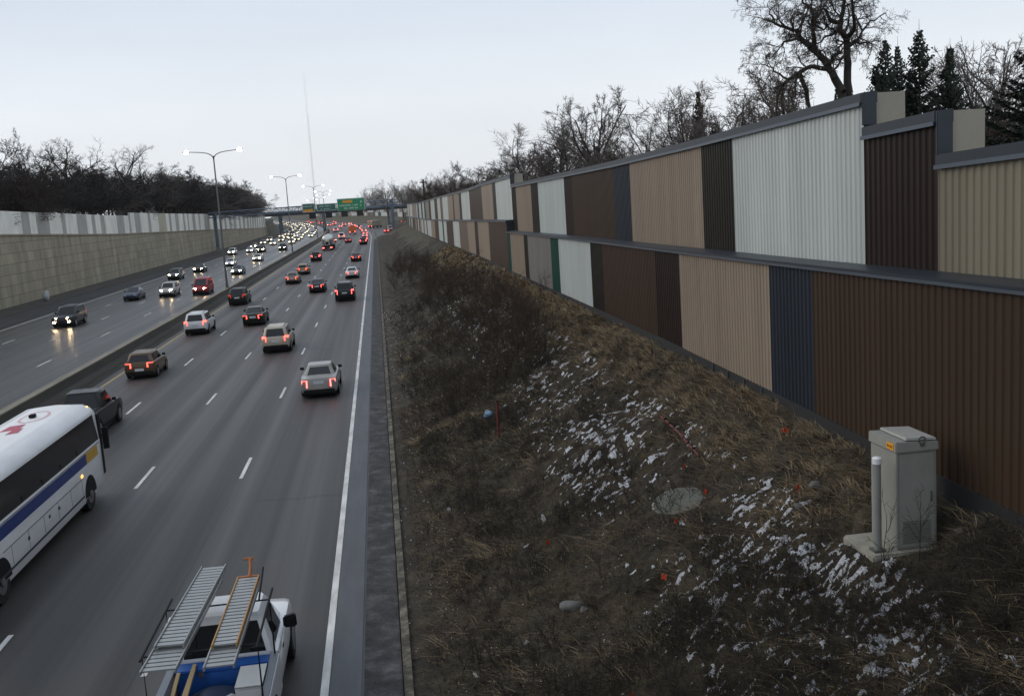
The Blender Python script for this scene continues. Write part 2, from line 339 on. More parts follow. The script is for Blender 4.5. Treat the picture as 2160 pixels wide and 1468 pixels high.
# ---- markings
def line(x, w, col, y0, y1, name='edge_line', z=.008):
    mb = MB(); strip(mb, x-w/2, x+w/2, z, y0, y1); return tag(mb.build(name, M[col]), 'solid %s line along the road edge' % ('yellow' if 'yellow' in col else 'white'), 'road marking', kind='structure')
line(-1.75, .16, 'paint_white', -30, 640); line(-16.55, .15, 'paint_yellow', -30, 640); line(-19.9, .14, 'paint_yellow', -30, 500); line(-35.9, .16, 'paint_white', -30, 500)
def dashes(x, off, per, ln, w, y1):
    mb = MB(); y = off % per - per
    while y < y1:
        c0, c1 = cv(y), cv(y+ln); mb.face([(x-w/2+c0,y,.008),(x+w/2+c0,y,.008),(x+w/2+c1,y+ln,.008),(x-w/2+c1,y+ln,.008)]); y += per
    return tag(mb.build('lane_line', M['paint_white']), 'row of white dashes between two lanes', 'road marking', kind='structure')
dashes(-5.55, 36.2, 15.55, 3.1, .13, 560); dashes(-9.2, 36.2, 15.55, 3.1, .13, 560); dashes(-12.95, 51.0, 15.55, 3.1, .13, 560)
dashes(-23.75, 72.0, 16.4, 3.1, .14, 420); dashes(-27.8, 88.0, 16.4, 3.1, .14, 420); dashes(-31.65, 88.3, 16.4, 3.1, .14, 420)

M['seam'] = mat('crack_sealant', (.012,.012,.012), rough=.5)
mb = MB(); rs = random.Random(21)
def crack(x, y, dx, dy, n, w):
    p = [x, y]
    for k in range(n):
        q = [p[0]+dx/n+rs.gauss(0,.035), p[1]+dy/n+rs.gauss(0,.05)]; L_ = math.hypot(q[0]-p[0], q[1]-p[1]); nx, ny = -(q[1]-p[1])/L_*w, (q[0]-p[0])/L_*w
        mb.face([(p[0]-nx,p[1]-ny,.0045),(q[0]-nx,q[1]-ny,.0045),(q[0]+nx,q[1]+ny,.0045),(p[0]+nx,p[1]+ny,.0045)]); p = q
for y in (14, 33, 47, 58.5, 71, 88, 104, 129, 150): crack(-1.7-rs.choice([0,3.8,7.5]), y+rs.uniform(-2,2), -rs.uniform(2.2,3.7), rs.uniform(-.3,.3), 14, .012)
for x in (-5.75, -9.42, -13.2): crack(x, 10, 0, 150, 110, .011)
tag(mb.build('road_crack', M['seam']), 'thin dark sealed cracks and joints in the asphalt', 'road crack', kind='structure')
mb = MB(); mb.face([(-5.0,69.6,.0046),(-3.9,69.7,.0046),(-3.85,70.6,.0046),(-4.9,70.5,.0046)]); tag(mb.build('road_patch', M['seam']), 'small dark patch in the edge lane ahead of the silver grey sedan', 'road patch', kind='structure')

# ---- median barrier
bar = thing('median_barrier', 'long low dark concrete barrier between the two carriageways', 'barrier')
mb = MB(); extr(mb, [(-18.62,0),(-18.58,.10),(-18.42,.35),(-18.36,.84),(-18.0,.84),(-17.94,.35),(-17.78,.10),(-17.74,0)], -30, 1100); mb.build('wall_body', M['barrier'], bar)
mb = MB(); extr(mb, [(-18.40,.843),(-18.40,.92),(-17.96,.92),(-17.96,.843)], -30, 1100); mb.build('cap', M['barrier_cap'], bar)

# ------------------------------------------------------------------ right noise wall
def ip(tab):
    xs, zs = zip(*tab); return lambda y: float(np.interp(y, xs, zs))
base_z = ip([(-10,4.05),(13,4.08),(20,4.18),(30,4.30),(43,4.27),(70,4.18),(82,4.26),(95,4.16),(121,4.03),(151,3.75),(205,3.5),(480,3.2)])
ledge_z = ip([(-10,7.68),(13,7.54),(20,7.46),(38,7.31),(48,7.24),(70.4,6.98)])
ledge_far = ip([(70.4,7.72),(94,7.45),(128,7.0),(182,6.45),(260,6.1),(480,6.0)])
top_main = ip([(18.88,10.66),(26.5,10.49),(37.4,10.30),(70,10.04)])
top_far = ip([(70,10.75),(79,10.65),(89,10.58),(102,10.33),(141,10.11),(229,9.42),(480,9.2)])
def corrugated(mb, Xf, y0, y1, zb, zt, pitch, d=.028, m=0):
    """rib profile facing -X"""
    if pitch is None:
        k = max(1, int((y1-y0)/6)); yy = [(y0+(y1-y0)*i/k, 0) for i in range(k+1)]
    else:
        nr = max(2, round((y1-y0)/pitch)); p = (y1-y0)/nr; yy = []
        for i in range(nr):
            a = y0+i*p; yy += [(a,0),(a+.42*p,0),(a+.54*p,d),(a+.88*p,d)]
        yy.append((y1,0))
    vs = []; fs = []
    for y, o in yy: vs += [(Xf+o+cv(y)+wx(y), y, zb(y)), (Xf+o+cv(y)+wx(y), y, zt(y))]
    for i in range(len(yy)-1): fs.append((2*i, 2*i+1, 2*i+3, 2*i+2))
    mb.add(vs, fs, m)
XL, XU = 9.0, 9.5
near = thing('noise_wall', 'near stretch of the two tier noise wall of coloured ribbed metal panels beside the cabinet', 'noise wall', (XL, 40, 4))
far = thing('noise_wall', 'far stretch of the striped noise wall, stepping up beyond the beige end block and running to the gantry', 'noise wall', (XL, 120, 4))
bend = thing('noise_wall', 'farthest stretch of the striped noise wall curving left behind the gantry and bridge', 'noise wall', (XL, 600, 4))
def kid(o, par):                                  # geometry is in world space: undo the parent's offset
    o.parent = par; o.matrix_parent_inverse = Matrix.Translation(-Vector(par.location)); return o
def W(mb, name, m, par, **k): return kid(mb.build(name, m, **k), par)
LOWN = [(-6,'brown'),(20.25,'navy'),(22.63,'beige'),(29.74,'maroon'),(32.44,'brown'),(40.34,'darkbrown'),(42.65,'white'),(50.3,'green'),(52.67,'gray'),(60.82,'darkbrown'),(62.4,'beige'),(68.81,'green'),(70.4,None)]
UPN = [(-6,'khaki'),(16.26,'maroon'),(18.88,'white'),(26.19,'darkbrown'),(28.8,'beige'),(37.21,'navy'),(39.8,'brown'),(48.46,'maroon'),(50.57,'white'),(58.82,'darkbrown'),(61.54,'beige'),(68.25,'darkbrown'),(70.4,None)]
LOWF = [(70.42,'brown'),(81.85,'beige'),(90.65,'maroon'),(93.7,'beige'),(101,'taupe'),(111.3,'white'),(120.1,'brown'),(131.4,'white'),(136.9,'green'),(139.8,'white'),(148.2,'brown'),(157.7,'beige'),(168.5,'white'),(180.8,'darkbrown')]
UPF = [(70.42,'white'),(79.6,'darkbrown'),(81.9,'beige'),(90.3,'brown'),(102.3,'white'),(112,'darkbrown'),(115.1,'beige'),(122.8,'darkbrown'),(124.5,'beige'),(133.4,'white'),(143.8,'taupe'),(149.1,'white'),(155.9,'brown'),(163.4,'white'),(174.8,'darkbrown')]
rr = random.Random(3); kinds = ['white','beige','white','brown','gray','white','darkbrown','beige','green','white','taupe']
for T, y in ((LOWF,184.1),(UPF,181.0)):
    i = 0
    while y < 414:
        T.append((y, kinds[(i*4+rr.randrange(2)) % len(kinds)])); y += rr.uniform(4.2,8.5); i += 1
    T.append((420, None))
LOWB, UPB = [], []
for T in (LOWB, UPB):
    y = 420.02; i = 0
    while y < 1285:
        T.append((y, kinds[(i*4+rr.randrange(2)) % len(kinds)])); y += rr.uniform(11,22); i += 1
    T.append((1300, None))
CNAME = dict(darkbrown='blackish brown', maroon='dark red brown', taupe='grey brown')
def panels(T, X, zb, zt, par, tier):
    for (y0, c), (y1, _) in zip(T[:-1], T[1:]):
        mb = MB(); corrugated(mb, X + (0.004 if c in ('maroon','darkbrown') else 0), y0, y1, zb, zt, .205 if y1 < 60 else .3 if y1 < 71 else None)
        o = W(mb, 'panel', M['p_'+c], par)
        o['label'] = '%s ribbed panel of the %s tier' % (CNAME.get(c, c), tier)
def near_top(y): return 9.43+(y-14)*-.035 if y < 16.26 else 10.05 if y < 18.88 else top_main(y)
low_top = lambda y: ledge_z(y)-.02
panels(LOWN, XL, lambda y: base_z(y)+.13, low_top, near, 'lower')
for i, ((y0, c), (y1, _)) in enumerate(zip(UPN[:-1], UPN[1:])):
    zt = (lambda y: 9.43-(y-14)*.035) if i == 0 else (lambda y: 10.06-(y-17)*.03) if i == 1 else top_main
    mb = MB(); corrugated(mb, XU, y0, y1, lambda y: ledge_z(y)+.07, zt, .205 if y1 < 60 else .3)
    o = W(mb, 'panel', M['p_'+c], near); o['label'] = '%s ribbed panel of the upper tier' % CNAME.get(c, c)
panels(LOWF, XL, lambda y: base_z(y)+.13, lambda y: ledge_far(y)-.02, far, 'lower')
panels(UPF, XU, lambda y: ledge_far(y)+.05, top_far, far, 'upper')
def sweep(mb, f, ys):                             # f(y) -> closed profile
    mb.loft([[(x+cv(y)+(wx(y) if x > 0 else 0), y, z) for x, z in f(y)] for y in ys])
def yl(a, b, st=6): k = max(1, int((b-a)/st)); return [a+(b-a)*i/k for i in range(k+1)]
panels(LOWB, XL, lambda y: base_z(y)+.13, lambda y: ledge_far(y)-.02, bend, 'lower'); panels(UPB, XU, lambda y: ledge_far(y)+.05, top_far, bend, 'upper')
# wall bodies behind the sheets, beige end faces at the steps
secs = [(near, -6, 16.26, lambda y: 9.43-(y-14)*.035), (near, 16.26, 18.88, lambda y: 10.06-(y-17)*.03), (near, 18.88, 70.4, top_main), (far, 70.42, 420, top_far), (bend, 420.02, 1300, top_far)]
for par, a, b, zt in secs:
    mb = MB(); sweep(mb, lambda y: [(XU+.24, base_z(y)), (XU+.24, zt(y)+.20), (XU+.86, zt(y)+.20), (XU+.86, base_z(y))], yl(a+.004, b-.004, 9)); W(mb, 'end_block', M['end_beige'], par)
    mb = MB(); sweep(mb, lambda y: [(XU+.04, base_z(y)+.4), (XU+.04, zt(y)-.01), (XU+.235, zt(y)-.01), (XU+.235, base_z(y)+.4)], yl(a+.002, b-.006, 9)); W(mb, 'core', M['navy_trim'], par)
    mb = MB(); sweep(mb, lambda y: [(XU-.05, zt(y)), (XU-.05, zt(y)+.21), (XU+.30, zt(y)+.24), (XU+.30, zt(y))], yl(a, b, 9)); W(mb, 'coping', M['navy_trim'], par, bevel=.012)
    mb = MB(); sweep(mb, lambda y: [(XU-.085, zt(y)-.035), (XU-.085, zt(y)+.035), (XU-.052, zt(y)+.035), (XU-.052, zt(y)-.035)], yl(a+.01, b-.01, 9)); W(mb, 'coping_rail', M['trim_edge'], par)
for par, a, b, zl in ((near, -6, 70.4, ledge_z), (far, 70.42, 420, ledge_far), (bend, 420.02, 1300, ledge_far)):
    mb = MB(); sweep(mb, lambda y: [(XL-.05, zl(y)-.05), (XL-.05, zl(y)+.05), (XU-.01, zl(y)+.09), (XU-.01, zl(y)-.05)], yl(a, b, 9)); W(mb, 'ledge', M['navy_trim'], par, bevel=.01)
    mb = MB(); sweep(mb, lambda y: [(XL-.075, zl(y)-.055), (XL-.075, zl(y)-.005), (XL-.052, zl(y)-.005), (XL-.052, zl(y)-.055)], yl(a+.01, b-.01, 9)); W(mb, 'ledge_rail', M['trim_edge'], par)
    mb = MB(); sweep(mb, lambda y: [(XL+.035, base_z(y)-.6), (XL+.035, zl(y)-.06), (XU+.035, zl(y)-.06), (XU+.035, base_z(y)-.6)], yl(a+.006, b-.006, 9)); W(mb, 'lower_core', M['navy_trim'], par)
    mb = MB(); sweep(mb, lambda y: [(XL-.02, base_z(y)-.35), (XL-.02, base_z(y)+.15), (XL+.032, base_z(y)+.15), (XL+.032, base_z(y)-.35)], yl(a+.008, b-.008, 9)); W(mb, 'base_trim', M['dark_trim'], par)
# short posts showing in the gap under the lower panels
for y in yl(22, 70, 1.2):
    if 23 < y < 28 or 52 < y < 62:
        mb = MB(); mb.box(XL-.06, XL-.022, y-.04, y+.04, base_z(y)-.45, base_z(y)+.12); W(mb, 'foot_post', M['dark_steel'], near)
# corner trims on the near side of each step
for y, z0, z1 in ((18.86, 10.05, 10.66), (16.24, 9.35, 10.08)):
    mb = MB(); mb.box(XU-.05, XU+.238, y-.05, y+.0, z0+.2, z1+.2); W(mb, 'corner_trim', M['navy_trim'], near, bevel=.008)
mb = MB(); mb.box(XU-.05, XU+.238, 70.36, 70.41, 10.26, 10.95); W(mb, 'corner_trim', M['navy_trim'], far)

# ------------------------------------------------------------------ left retaining wall and fence
ret_top = ip([(40,11),(100,9.4),(133,8.7),(184,7.4),(289,5.9),(330,5.2),(400,4.0),(480,3.2)])
fen_top = ip([(40,13.8),(100,12.3),(133,11.75),(184,10.8),(230,10.3),(289,9.8),(480,9.0)])
rw = thing('retaining_wall', 'tall stained beige concrete retaining wall of large blocks along the left road edge', 'retaining wall', (-45,180,0))
mb = MB(); sweep(mb, lambda y: [(-45,-.1),(-45.25,ret_top(y)),(-45.9,ret_top(y)),(-45.9,-.1)], yl(30, 480, 10)); W(mb, 'wall_face', M['retaining'], rw)
mb = MB(); sweep(mb, lambda y: [(-45.1,ret_top(y)+.003),(-45.1,ret_top(y)+.22),(-45.75,ret_top(y)+.22),(-45.75,ret_top(y)+.003)], yl(30, 480, 10)); W(mb, 'wall_cap', M['retaining'], rw)
fn = thing('panel_fence', 'weathered white and grey panel fence on top of the left retaining wall', 'fence', (-45.4,180,8))
FY = [40,48,55,60,68,75,80,90,96,101,110,116,121,130.3,139,142,144.8,150.1,155.9,157.7,163.7,168.8,171.9,173.8,177.1,179.6,188,193,196.6,198.2,201.5,206.1,212.9,215.1,222.6,230.6,234,236.3,241.1,244.9,250.7,252.7,256.2,257.8,263.2,267,272.3,274,280.8]
y = 280.8
while y < 470: y += rr.uniform(4,8); FY.append(y)
for i, (a, b) in enumerate(zip(FY[:-1], FY[1:])):
    k = 'fence_tan' if abs(a-222.6) < .1 else ('fence_white', 'fence_gray')[(i+1) % 2]
    o = .03*(i % 2); lift = .55 if 196 < a < 284 else .0
    mb = MB(); sweep(mb, lambda y: [(-45.30-o,ret_top(y)+.22),(-45.30-o,fen_top(y)+lift),(-45.42-o,fen_top(y)+lift),(-45.42-o,ret_top(y)+.22)], [a, b])
    W(mb, 'panel', M[k], fn)['label'] = {'fence_white':'white weathered fence panel','fence_gray':'grey fence panel','fence_tan':'tan fence panel'}[k]

# ------------------------------------------------------------------ vehicles (local: heading +Y, origin on the road under the middle)
CAR = {
 'sedan': dict(sec=[(-2.42,.78,.36,.86),(-2.34,.86,.27,.98),(-1.6,.905,.2,1.03),(-.2,.915,.2,.98),(.95,.91,.2,.95),(1.8,.89,.2,.84),(2.28,.82,.24,.72),(2.42,.70,.32,.60)],
   gh=dict(yb=(-1.88,1.10),yr=(-.98,.22),zb=.95,zr=1.45,wb=.80,wr=.585), wy=(-1.42,1.45), wr=.325, tail=(.50,.80,.66,.88), plate=.74, hz=.66),
 'oldsedan': dict(sec=[(-2.50,.80,.34,.90),(-2.42,.90,.26,1.0),(-1.7,.94,.2,1.05),(-.2,.95,.2,1.0),(1.0,.94,.2,.98),(1.9,.92,.2,.90),(2.38,.86,.24,.78),(2.50,.74,.32,.62)],
   gh=dict(yb=(-1.72,1.05),yr=(-.98,.25),zb=.98,zr=1.47,wb=.82,wr=.62), wy=(-1.40,1.55), wr=.325, tail=(.60,.84,.62,.90), plate=.80, hz=.68),
 'hatch': dict(sec=[(-2.12,.80,.34,.92),(-2.05,.87,.26,1.0),(-1.5,.895,.2,1.0),(0,.90,.2,.97),(.95,.895,.2,.95),(1.7,.87,.2,.86),(2.05,.80,.24,.74),(2.15,.68,.32,.62)],
   gh=dict(yb=(-2.02,1.12),yr=(-1.72,.28),zb=.96,zr=1.50,wb=.80,wr=.62), wy=(-1.30,1.30), wr=.32, tail=(.50,.80,.74,.94), plate=.56, hz=.68),
 'suv': dict(sec=[(-2.35,.84,.42,1.02),(-2.28,.92,.32,1.10),(-1.5,.945,.27,1.10),(0,.95,.27,1.07),(1.0,.945,.27,1.06),(1.8,.93,.27,1.0),(2.25,.88,.30,.90),(2.36,.78,.40,.74)],
   gh=dict(yb=(-2.26,1.20),yr=(-1.98,.42),zb=1.05,zr=1.72,wb=.86,wr=.69), wy=(-1.38,1.45), wr=.37, tail=(.64,.86,.84,1.10), plate=.80, hz=.84, rails=True),
 'bigsuv': dict(sec=[(-2.6,.92,.46,1.10),(-2.52,.98,.36,1.18),(-1.5,1.0,.3,1.18),(0,1.0,.3,1.14),(1.1,1.0,.3,1.13),(2.0,.98,.3,1.08),(2.5,.94,.34,.98),(2.62,.86,.42,.80)],
   gh=dict(yb=(-2.50,1.25),yr=(-2.30,.55),zb=1.13,zr=1.86,wb=.92,wr=.77), wy=(-1.48,1.62), wr=.39, tail=(.74,.92,.78,1.14), plate=.86, hz=.88, rails=True),
 'van': dict(sec=[(-2.55,.88,.42,1.12),(-2.48,.95,.32,1.18),(-1.5,.97,.27,1.18),(0,.97,.27,1.14),(1.3,.96,.27,1.10),(2.1,.93,.27,1.0),(2.45,.88,.30,.86),(2.56,.76,.40,.72)],
   gh=dict(yb=(-2.50,1.95),yr=(-2.38,.95),zb=1.10,zr=1.98,wb=.90,wr=.78), wy=(-1.55,1.60), wr=.35, tail=(.78,.90,.82,1.25), plate=.72, hz=.80),
 'pickup': dict(sec=[(-2.85,.90,.55,1.12),(-2.80,.96,.46,1.16),(-1.6,.98,.36,1.16),(0,.99,.32,1.15),(1.1,.99,.32,1.14),(2.1,.98,.32,1.12),(2.65,.94,.36,1.02),(2.80,.86,.44,.84)],
   gh=dict(yb=(-.72,1.42),yr=(-.52,.70),zb=1.13,zr=1.86,wb=.90,wr=.73), wy=(-1.75,1.75), wr=.40, tail=(.80,.95,.72,1.08), plate=.62, hz=.90, bed=(-2.68,-.78)),
}
def car_parts(kind, lamp='tail', head='head'):
    s = CAR[kind]; P = []                       # (name, mesh, children)
    sec = s['sec']; L0, L1 = sec[0][0], sec[-1][0]; g = s['gh']
    mb = MB(); rings = []
    for y, w, zl, zt in sec:
        h = zt-zl
        half = [(0,zl),(.80*w,zl),(.95*w,zl+.10*h),(w,zl+.38*h),(.985*w,zl+.72*h),(.945*w,zt-.05*h),(.84*w,zt),(.45*w,zt+.018),(0,zt+.025)]
        rings.append([(x,y,z) for x, z in half]+[(-x,y,z) for x, z in half[-2:0:-1]])
    mb.loft(rings)
    (b0,b1),(r0,r1),zb,zr,wb,wr = g['yb'],g['yr'],g['zb'],g['zr'],g['wb'],g['wr']
    c = .93; zi = zr-.06
    lo = [(-wb*.88,b0,zb),(wb*.88,b0,zb),(wb,b0+.25,zb),(wb,b1-.35,zb),(wb*.86,b1,zb),(-wb*.86,b1,zb),(-wb,b1-.35,zb),(-wb,b0+.25,zb)]
    hi = [(-wr*.86,r0,zi),(wr*.86,r0,zi),(wr,r0+.12,zi),(wr,r1-.15,zi),(wr*.88,r1,zi),(-wr*.88,r1,zi),(-wr,r1-.15,zi),(-wr,r0+.12,zi)]
    top = [(x*c,(y-(r0+r1)/2)*.95+(r0+r1)/2,zr) for x, y, z in hi]
    mb.loft([lo, hi, top])
    P.append(('body', mb.mesh('body', M['car'], auto=.75), []))
    def patch(A, B, C_, D, u0, u1, v0, v1, off=.008):
        A, B, C_, D = map(Vector, (A, B, C_, D)); nrm = (B-A).cross(D-A).normalized()*off
        q = lambda u, v: (A*(1-u)+B*u)*(1-v)+(D*(1-u)+C_*u)*v+nrm
        return [q(u0,v0), q(u1,v0), q(u1,v1), q(u0,v1)]
    zc = {'hatch':.08}.get(kind, .10)
    m = MB(); m.face(patch(lo[0],lo[1],hi[1],hi[0],.07,.93,zc,.92)); P.append(('rear_window', m.mesh('rear_window', M['glass']), []))
    m = MB(); m.face(patch(lo[4],lo[5],hi[5],hi[4],.05,.95,.08,.95)); P.append(('windscreen', m.mesh('windscreen', M['glass']), []))
    for sg in (1,-1):
        m = MB(); q = (lo[2],lo[3],hi[3],hi[2]) if sg > 0 else (lo[6],lo[7],hi[7],hi[6])
        spl = [(.04,.46),(.50,.96)] if kind not in ('bigsuv','van','suv') else [(.03,.30),(.33,.63),(.66,.97)]
        if kind == 'pickup': spl = [(.06,.40),(.45,.96)]
        for u0, u1 in spl:
            if sg < 0: u0, u1 = 1-u1, 1-u0
            m.face(patch(*q,u0,u1,.10,.93))
        P.append(('side_window', m.mesh('side_window', M['glass']), []))
    wmax = max(w for _, w, _, _ in sec)
    R = s['wr']
    for y in s['wy']:
        for sg in (1,-1):
            m = MB(); x0, x1 = sg*(wmax-.21), sg*(wmax+.006)
            m.cylx(0,y,R,R,x0,x1,18)
            t = m.mesh('wheel', M['rubber'], auto=.7)
            m = MB(); m.cylx(0,y,R,R*.62,x1-.01*sg,x1+.008*sg,14); m.cylx(0,y,R,R*.16,x1,x1+.02*sg,8); rim = m.mesh('rim', M['rim'])
            P.append(('wheel', t, [('rim', rim)]))
            m = MB(); a0 = [(y+cos(a)*R*1.20, R+sin(a)*R*1.16) for a in [pi*k/10 for k in range(11)]]
            m.loft([[(x,yy,zz) for yy, zz in a0] for x in (sg*(wmax-.30), sg*(wmax+.002))]); P.append(('wheel_arch', m.mesh('wheel_arch', M['black']), []))
    xa, xb, z0, z1 = s['tail']; xa -= .04; z0 -= .05; z1 += .03  # tail lamps enlarged: their glow is put into the shape
    m = MB(); m.box(-wmax+.12,wmax-.12,L0+.25,L1-.25,.13,.45); P.append(('shade_block', m.mesh('shade_block', M['black']), []))  # black block added under the car to deepen its contact shadow
    tl = {'tail':M['tail'],'brake':M['brake'],'dim':M['dim_tail']}[lamp]
    for sg in (1,-1):
        m = MB(); y = L0-.012
        m.hexa([(sg*xa,y,z0),(sg*xb,y+.05,z0),(sg*(xb+.045),y+.30,z0),(sg*xa,y+.20,z0),(sg*xa,y+.004,z1),(sg*xb,y+.055,z1),(sg*(xb+.03),y+.34,z1),(sg*xa,y+.22,z1)])
        P.append(('taillight', m.mesh('taillight', tl), []))
        hz = s['hz']; m = MB(); y = L1+.012; x0, x1 = .46*sg, .74*sg
        m.hexa([(x0,y-.22,hz-.10),(x0,y-.005,hz-.10),(x1,y-.09,hz-.10),(x1*1.03,y-.32,hz-.10),(x0,y-.24,hz+.08),(x0,y-.05,hz+.07),(x1,y-.14,hz+.08),(x1*1.03,y-.34,hz+.08)])
        P.append(('headlight', m.mesh('headlight', M[head]), []))
        m = MB(); z = zb+.06; x = wmax-.06; m.hexa([(sg*(x),b1-.62,z),(sg*(x+.2),b1-.66,z+.01),(sg*(x+.2),b1-.54,z+.01),(sg*x,b1-.5,z),(sg*(x+.02),b1-.62,z+.15),(sg*(x+.2),b1-.66,z+.15),(sg*(x+.19),b1-.55,z+.15),(sg*x,b1-.5,z+.13)])
        P.append(('mirror', m.mesh('mirror', M['black'], bevel=.015), []))
    m = MB(); m.box(-.26,.26,L0-.022,L0+.05,s['plate']-.07,s['plate']+.08); P.append(('number_plate', m.mesh('number_plate', M['plate']), []))
    m = MB(); w0 = sec[0][1]; zl = sec[0][2]; m.box(-w0*.97,w0*.97,L0-.03,L0+.3,zl-.09,zl+.12); P.append(('bumper', m.mesh('bumper', M['black'], bevel=.03), []))
    m = MB(); w1 = sec[-1][1]; zl = sec[-1][2]; m.box(-w1*.98,w1*.98,L1-.3,L1+.03,zl-.10,zl+.10); m.box(-.40,.40,L1-.2,L1+.012,zl+.12,zl+.24); P.append(('grille', m.mesh('grille', M['black'], bevel=.02), []))
    if kind == 'bigsuv':
        for sg in (1,-1):
            m = MB(); m.box(sg*.66-.10,sg*.66+.10,L1-.05,L1+.035,.50,.62); P.append(('fog_lamp', m.mesh('fog_lamp', M[head]), []))
    if s.get('rails'):
        for sg in (1,-1):
            m = MB(); m.tube([(sg*wr*.86,r0+.2,zr-.02),(sg*wr*.86,r0+.3,zr+.05),(sg*wr*.86,r1-.3,zr+.05),(sg*wr*.86,r1-.15,zr-.02)],.02,6); P.append(('roof_rail', m.mesh('roof_rail', M['black']), []))
    if s.get('bed'):
        m = MB(); y0, y1 = s['bed']; m.box(-.80,.80,y0,y1,1.10,1.192); P.append(('bed_cover', m.mesh('bed_cover', M['bedliner'], bevel=.02), []))
    return P
PARTS = {}
def parts(kind, lamp, head):
    k = (kind, lamp, head)
    if k not in PARTS: PARTS[k] = car_parts(*k)
    return PARTS[k]
JOIN = {}
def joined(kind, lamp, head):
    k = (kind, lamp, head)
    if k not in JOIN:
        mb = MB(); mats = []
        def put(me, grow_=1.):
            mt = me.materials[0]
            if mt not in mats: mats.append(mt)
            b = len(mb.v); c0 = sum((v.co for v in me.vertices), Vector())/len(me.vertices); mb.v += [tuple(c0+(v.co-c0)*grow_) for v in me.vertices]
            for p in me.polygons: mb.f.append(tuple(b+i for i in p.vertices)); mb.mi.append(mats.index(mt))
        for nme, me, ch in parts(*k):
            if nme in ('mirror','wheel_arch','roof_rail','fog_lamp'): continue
            put(me, {'headlight':1.6,'taillight':1.1}.get(nme, 1.))  # far lamps scaled up: lens bloom is put into their size
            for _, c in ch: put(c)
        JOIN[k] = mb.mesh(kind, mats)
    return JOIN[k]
NAMES = dict(sedan='sedan_car', oldsedan='sedan_car', hatch='hatchback_car', suv='suv_car', bigsuv='suv_car', van='van', pickup='pickup_truck')
CATS = dict(sedan='car', oldsedan='car', hatch='car', suv='car', bigsuv='car', van='van', pickup='pickup truck')
PROTO = {}
def car(kind, X, Y, color, label, away=True, lamp='tail', head='head', far=False, group=None):
    """X lateral in the straight frame, Y the near end (rear if driving away, front if oncoming)"""
    ln = CAR[kind]['sec'][-1][0]; yc = Y+ln; rz = yaw(yc)+(0 if away else pi); loc = (X+cv(yc), yc, .008)
    col = (*color, 1)
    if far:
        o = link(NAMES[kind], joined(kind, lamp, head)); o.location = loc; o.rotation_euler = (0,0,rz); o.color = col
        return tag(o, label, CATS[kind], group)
    key = (kind, lamp, head)
    if key not in PROTO:
        t = thing(NAMES[kind], label, CATS[kind], loc, rz, group); PROTO[key] = t
        for nme, me, ch in parts(*key):
            o = link(nme, me, t); o.color = col
            for cn, cm in ch: link(cn, cm, o)
        t.color = col
    else:
        t = copy_tree(PROTO[key], None, col); t.location = loc; t.rotation_euler = (0,0,rz)
        if 'group' in t.keys(): del t['group']
        tag(t, label, CATS[kind], group)
    return t
SIL=(.27,.265,.25); DK=(.007,.008,.009); WH=(.62,.63,.64); GRN=(.012,.022,.017); TAN=(.19,.165,.13); BEI=(.42,.38,.31); BLU=(.025,.04,.075); RED=(.30,.012,.03); GRY=(.10,.11,.12); MAR=(.05,.01,.012); CHAR=(.03,.033,.037)
GA, GO = 'cars driving away on the right carriageway', 'oncoming cars on the left carriageway'
away = [
 ('oldsedan',-3.5,50.7,SIL,'silver grey older sedan with lit tail lights, nearest car beside the white edge line','brake'),
 ('suv',-7.35,68.9,BEI,'beige sport utility with dark rear glass and roof rails, left of the silver grey sedan','tail'),
 ('suv',-15.1,83.6,WH,'white sport utility next to the median barrier, ahead of the bronze brown hatchback','tail'),
 ('hatch',-14.75,62.2,(.105,.065,.038),'bronze brown hatchback beside the median barrier, right ahead of the black pickup','tail'),
 ('pickup',-13.8,44.8,DK,'black pickup truck with covered bed, half hidden in front of the white coach','dim'),
 ('sedan',-11.0,87.3,GRN,'dark green sedan in the lane right of the white sport utility','tail'),
 ('suv',-15.1,108.7,GRN,'dark green sport utility beside the median barrier near the first lamp post foot','dim'),
 ('bigsuv',-3.75,103.9,CHAR,'black boxy sport utility with tall red lights in the edge lane','brake'),
 ('sedan',-7.3,117.5,(.02,.018,.03),'dark blue black sedan left of the black boxy sport utility','tail'),
 ('sedan',-11.5,135,TAN,'tan sedan close behind the gold car','tail'),
 ('hatch',-11.4,153.7,(.27,.20,.12),'gold hatchback just ahead of the tan sedan','tail'),
 ('sedan',-3.75,137.3,WH,'white sedan with red lights in the edge lane, ahead of the boxy black sport utility','tail'),
 ('sedan',-4.0,181,MAR,'dark red sedan alone in the edge lane ahead of the white sedan','brake'),
 ('suv',-11.6,191.4,DK,'black sport utility following the silver tanker truck','brake'),
 ('suv',-3.6,262,GRN,'dark green sport utility last in the queue bending along the edge line','brake'),
 ('sedan',-8.0,283.5,CHAR,'charcoal sedan in the middle lane right of the tanker truck','tail'),
]
for i, (k, x, y, c, lab, lm) in enumerate(away): car(k, x, y, c, lab, True, lm, group=GA)
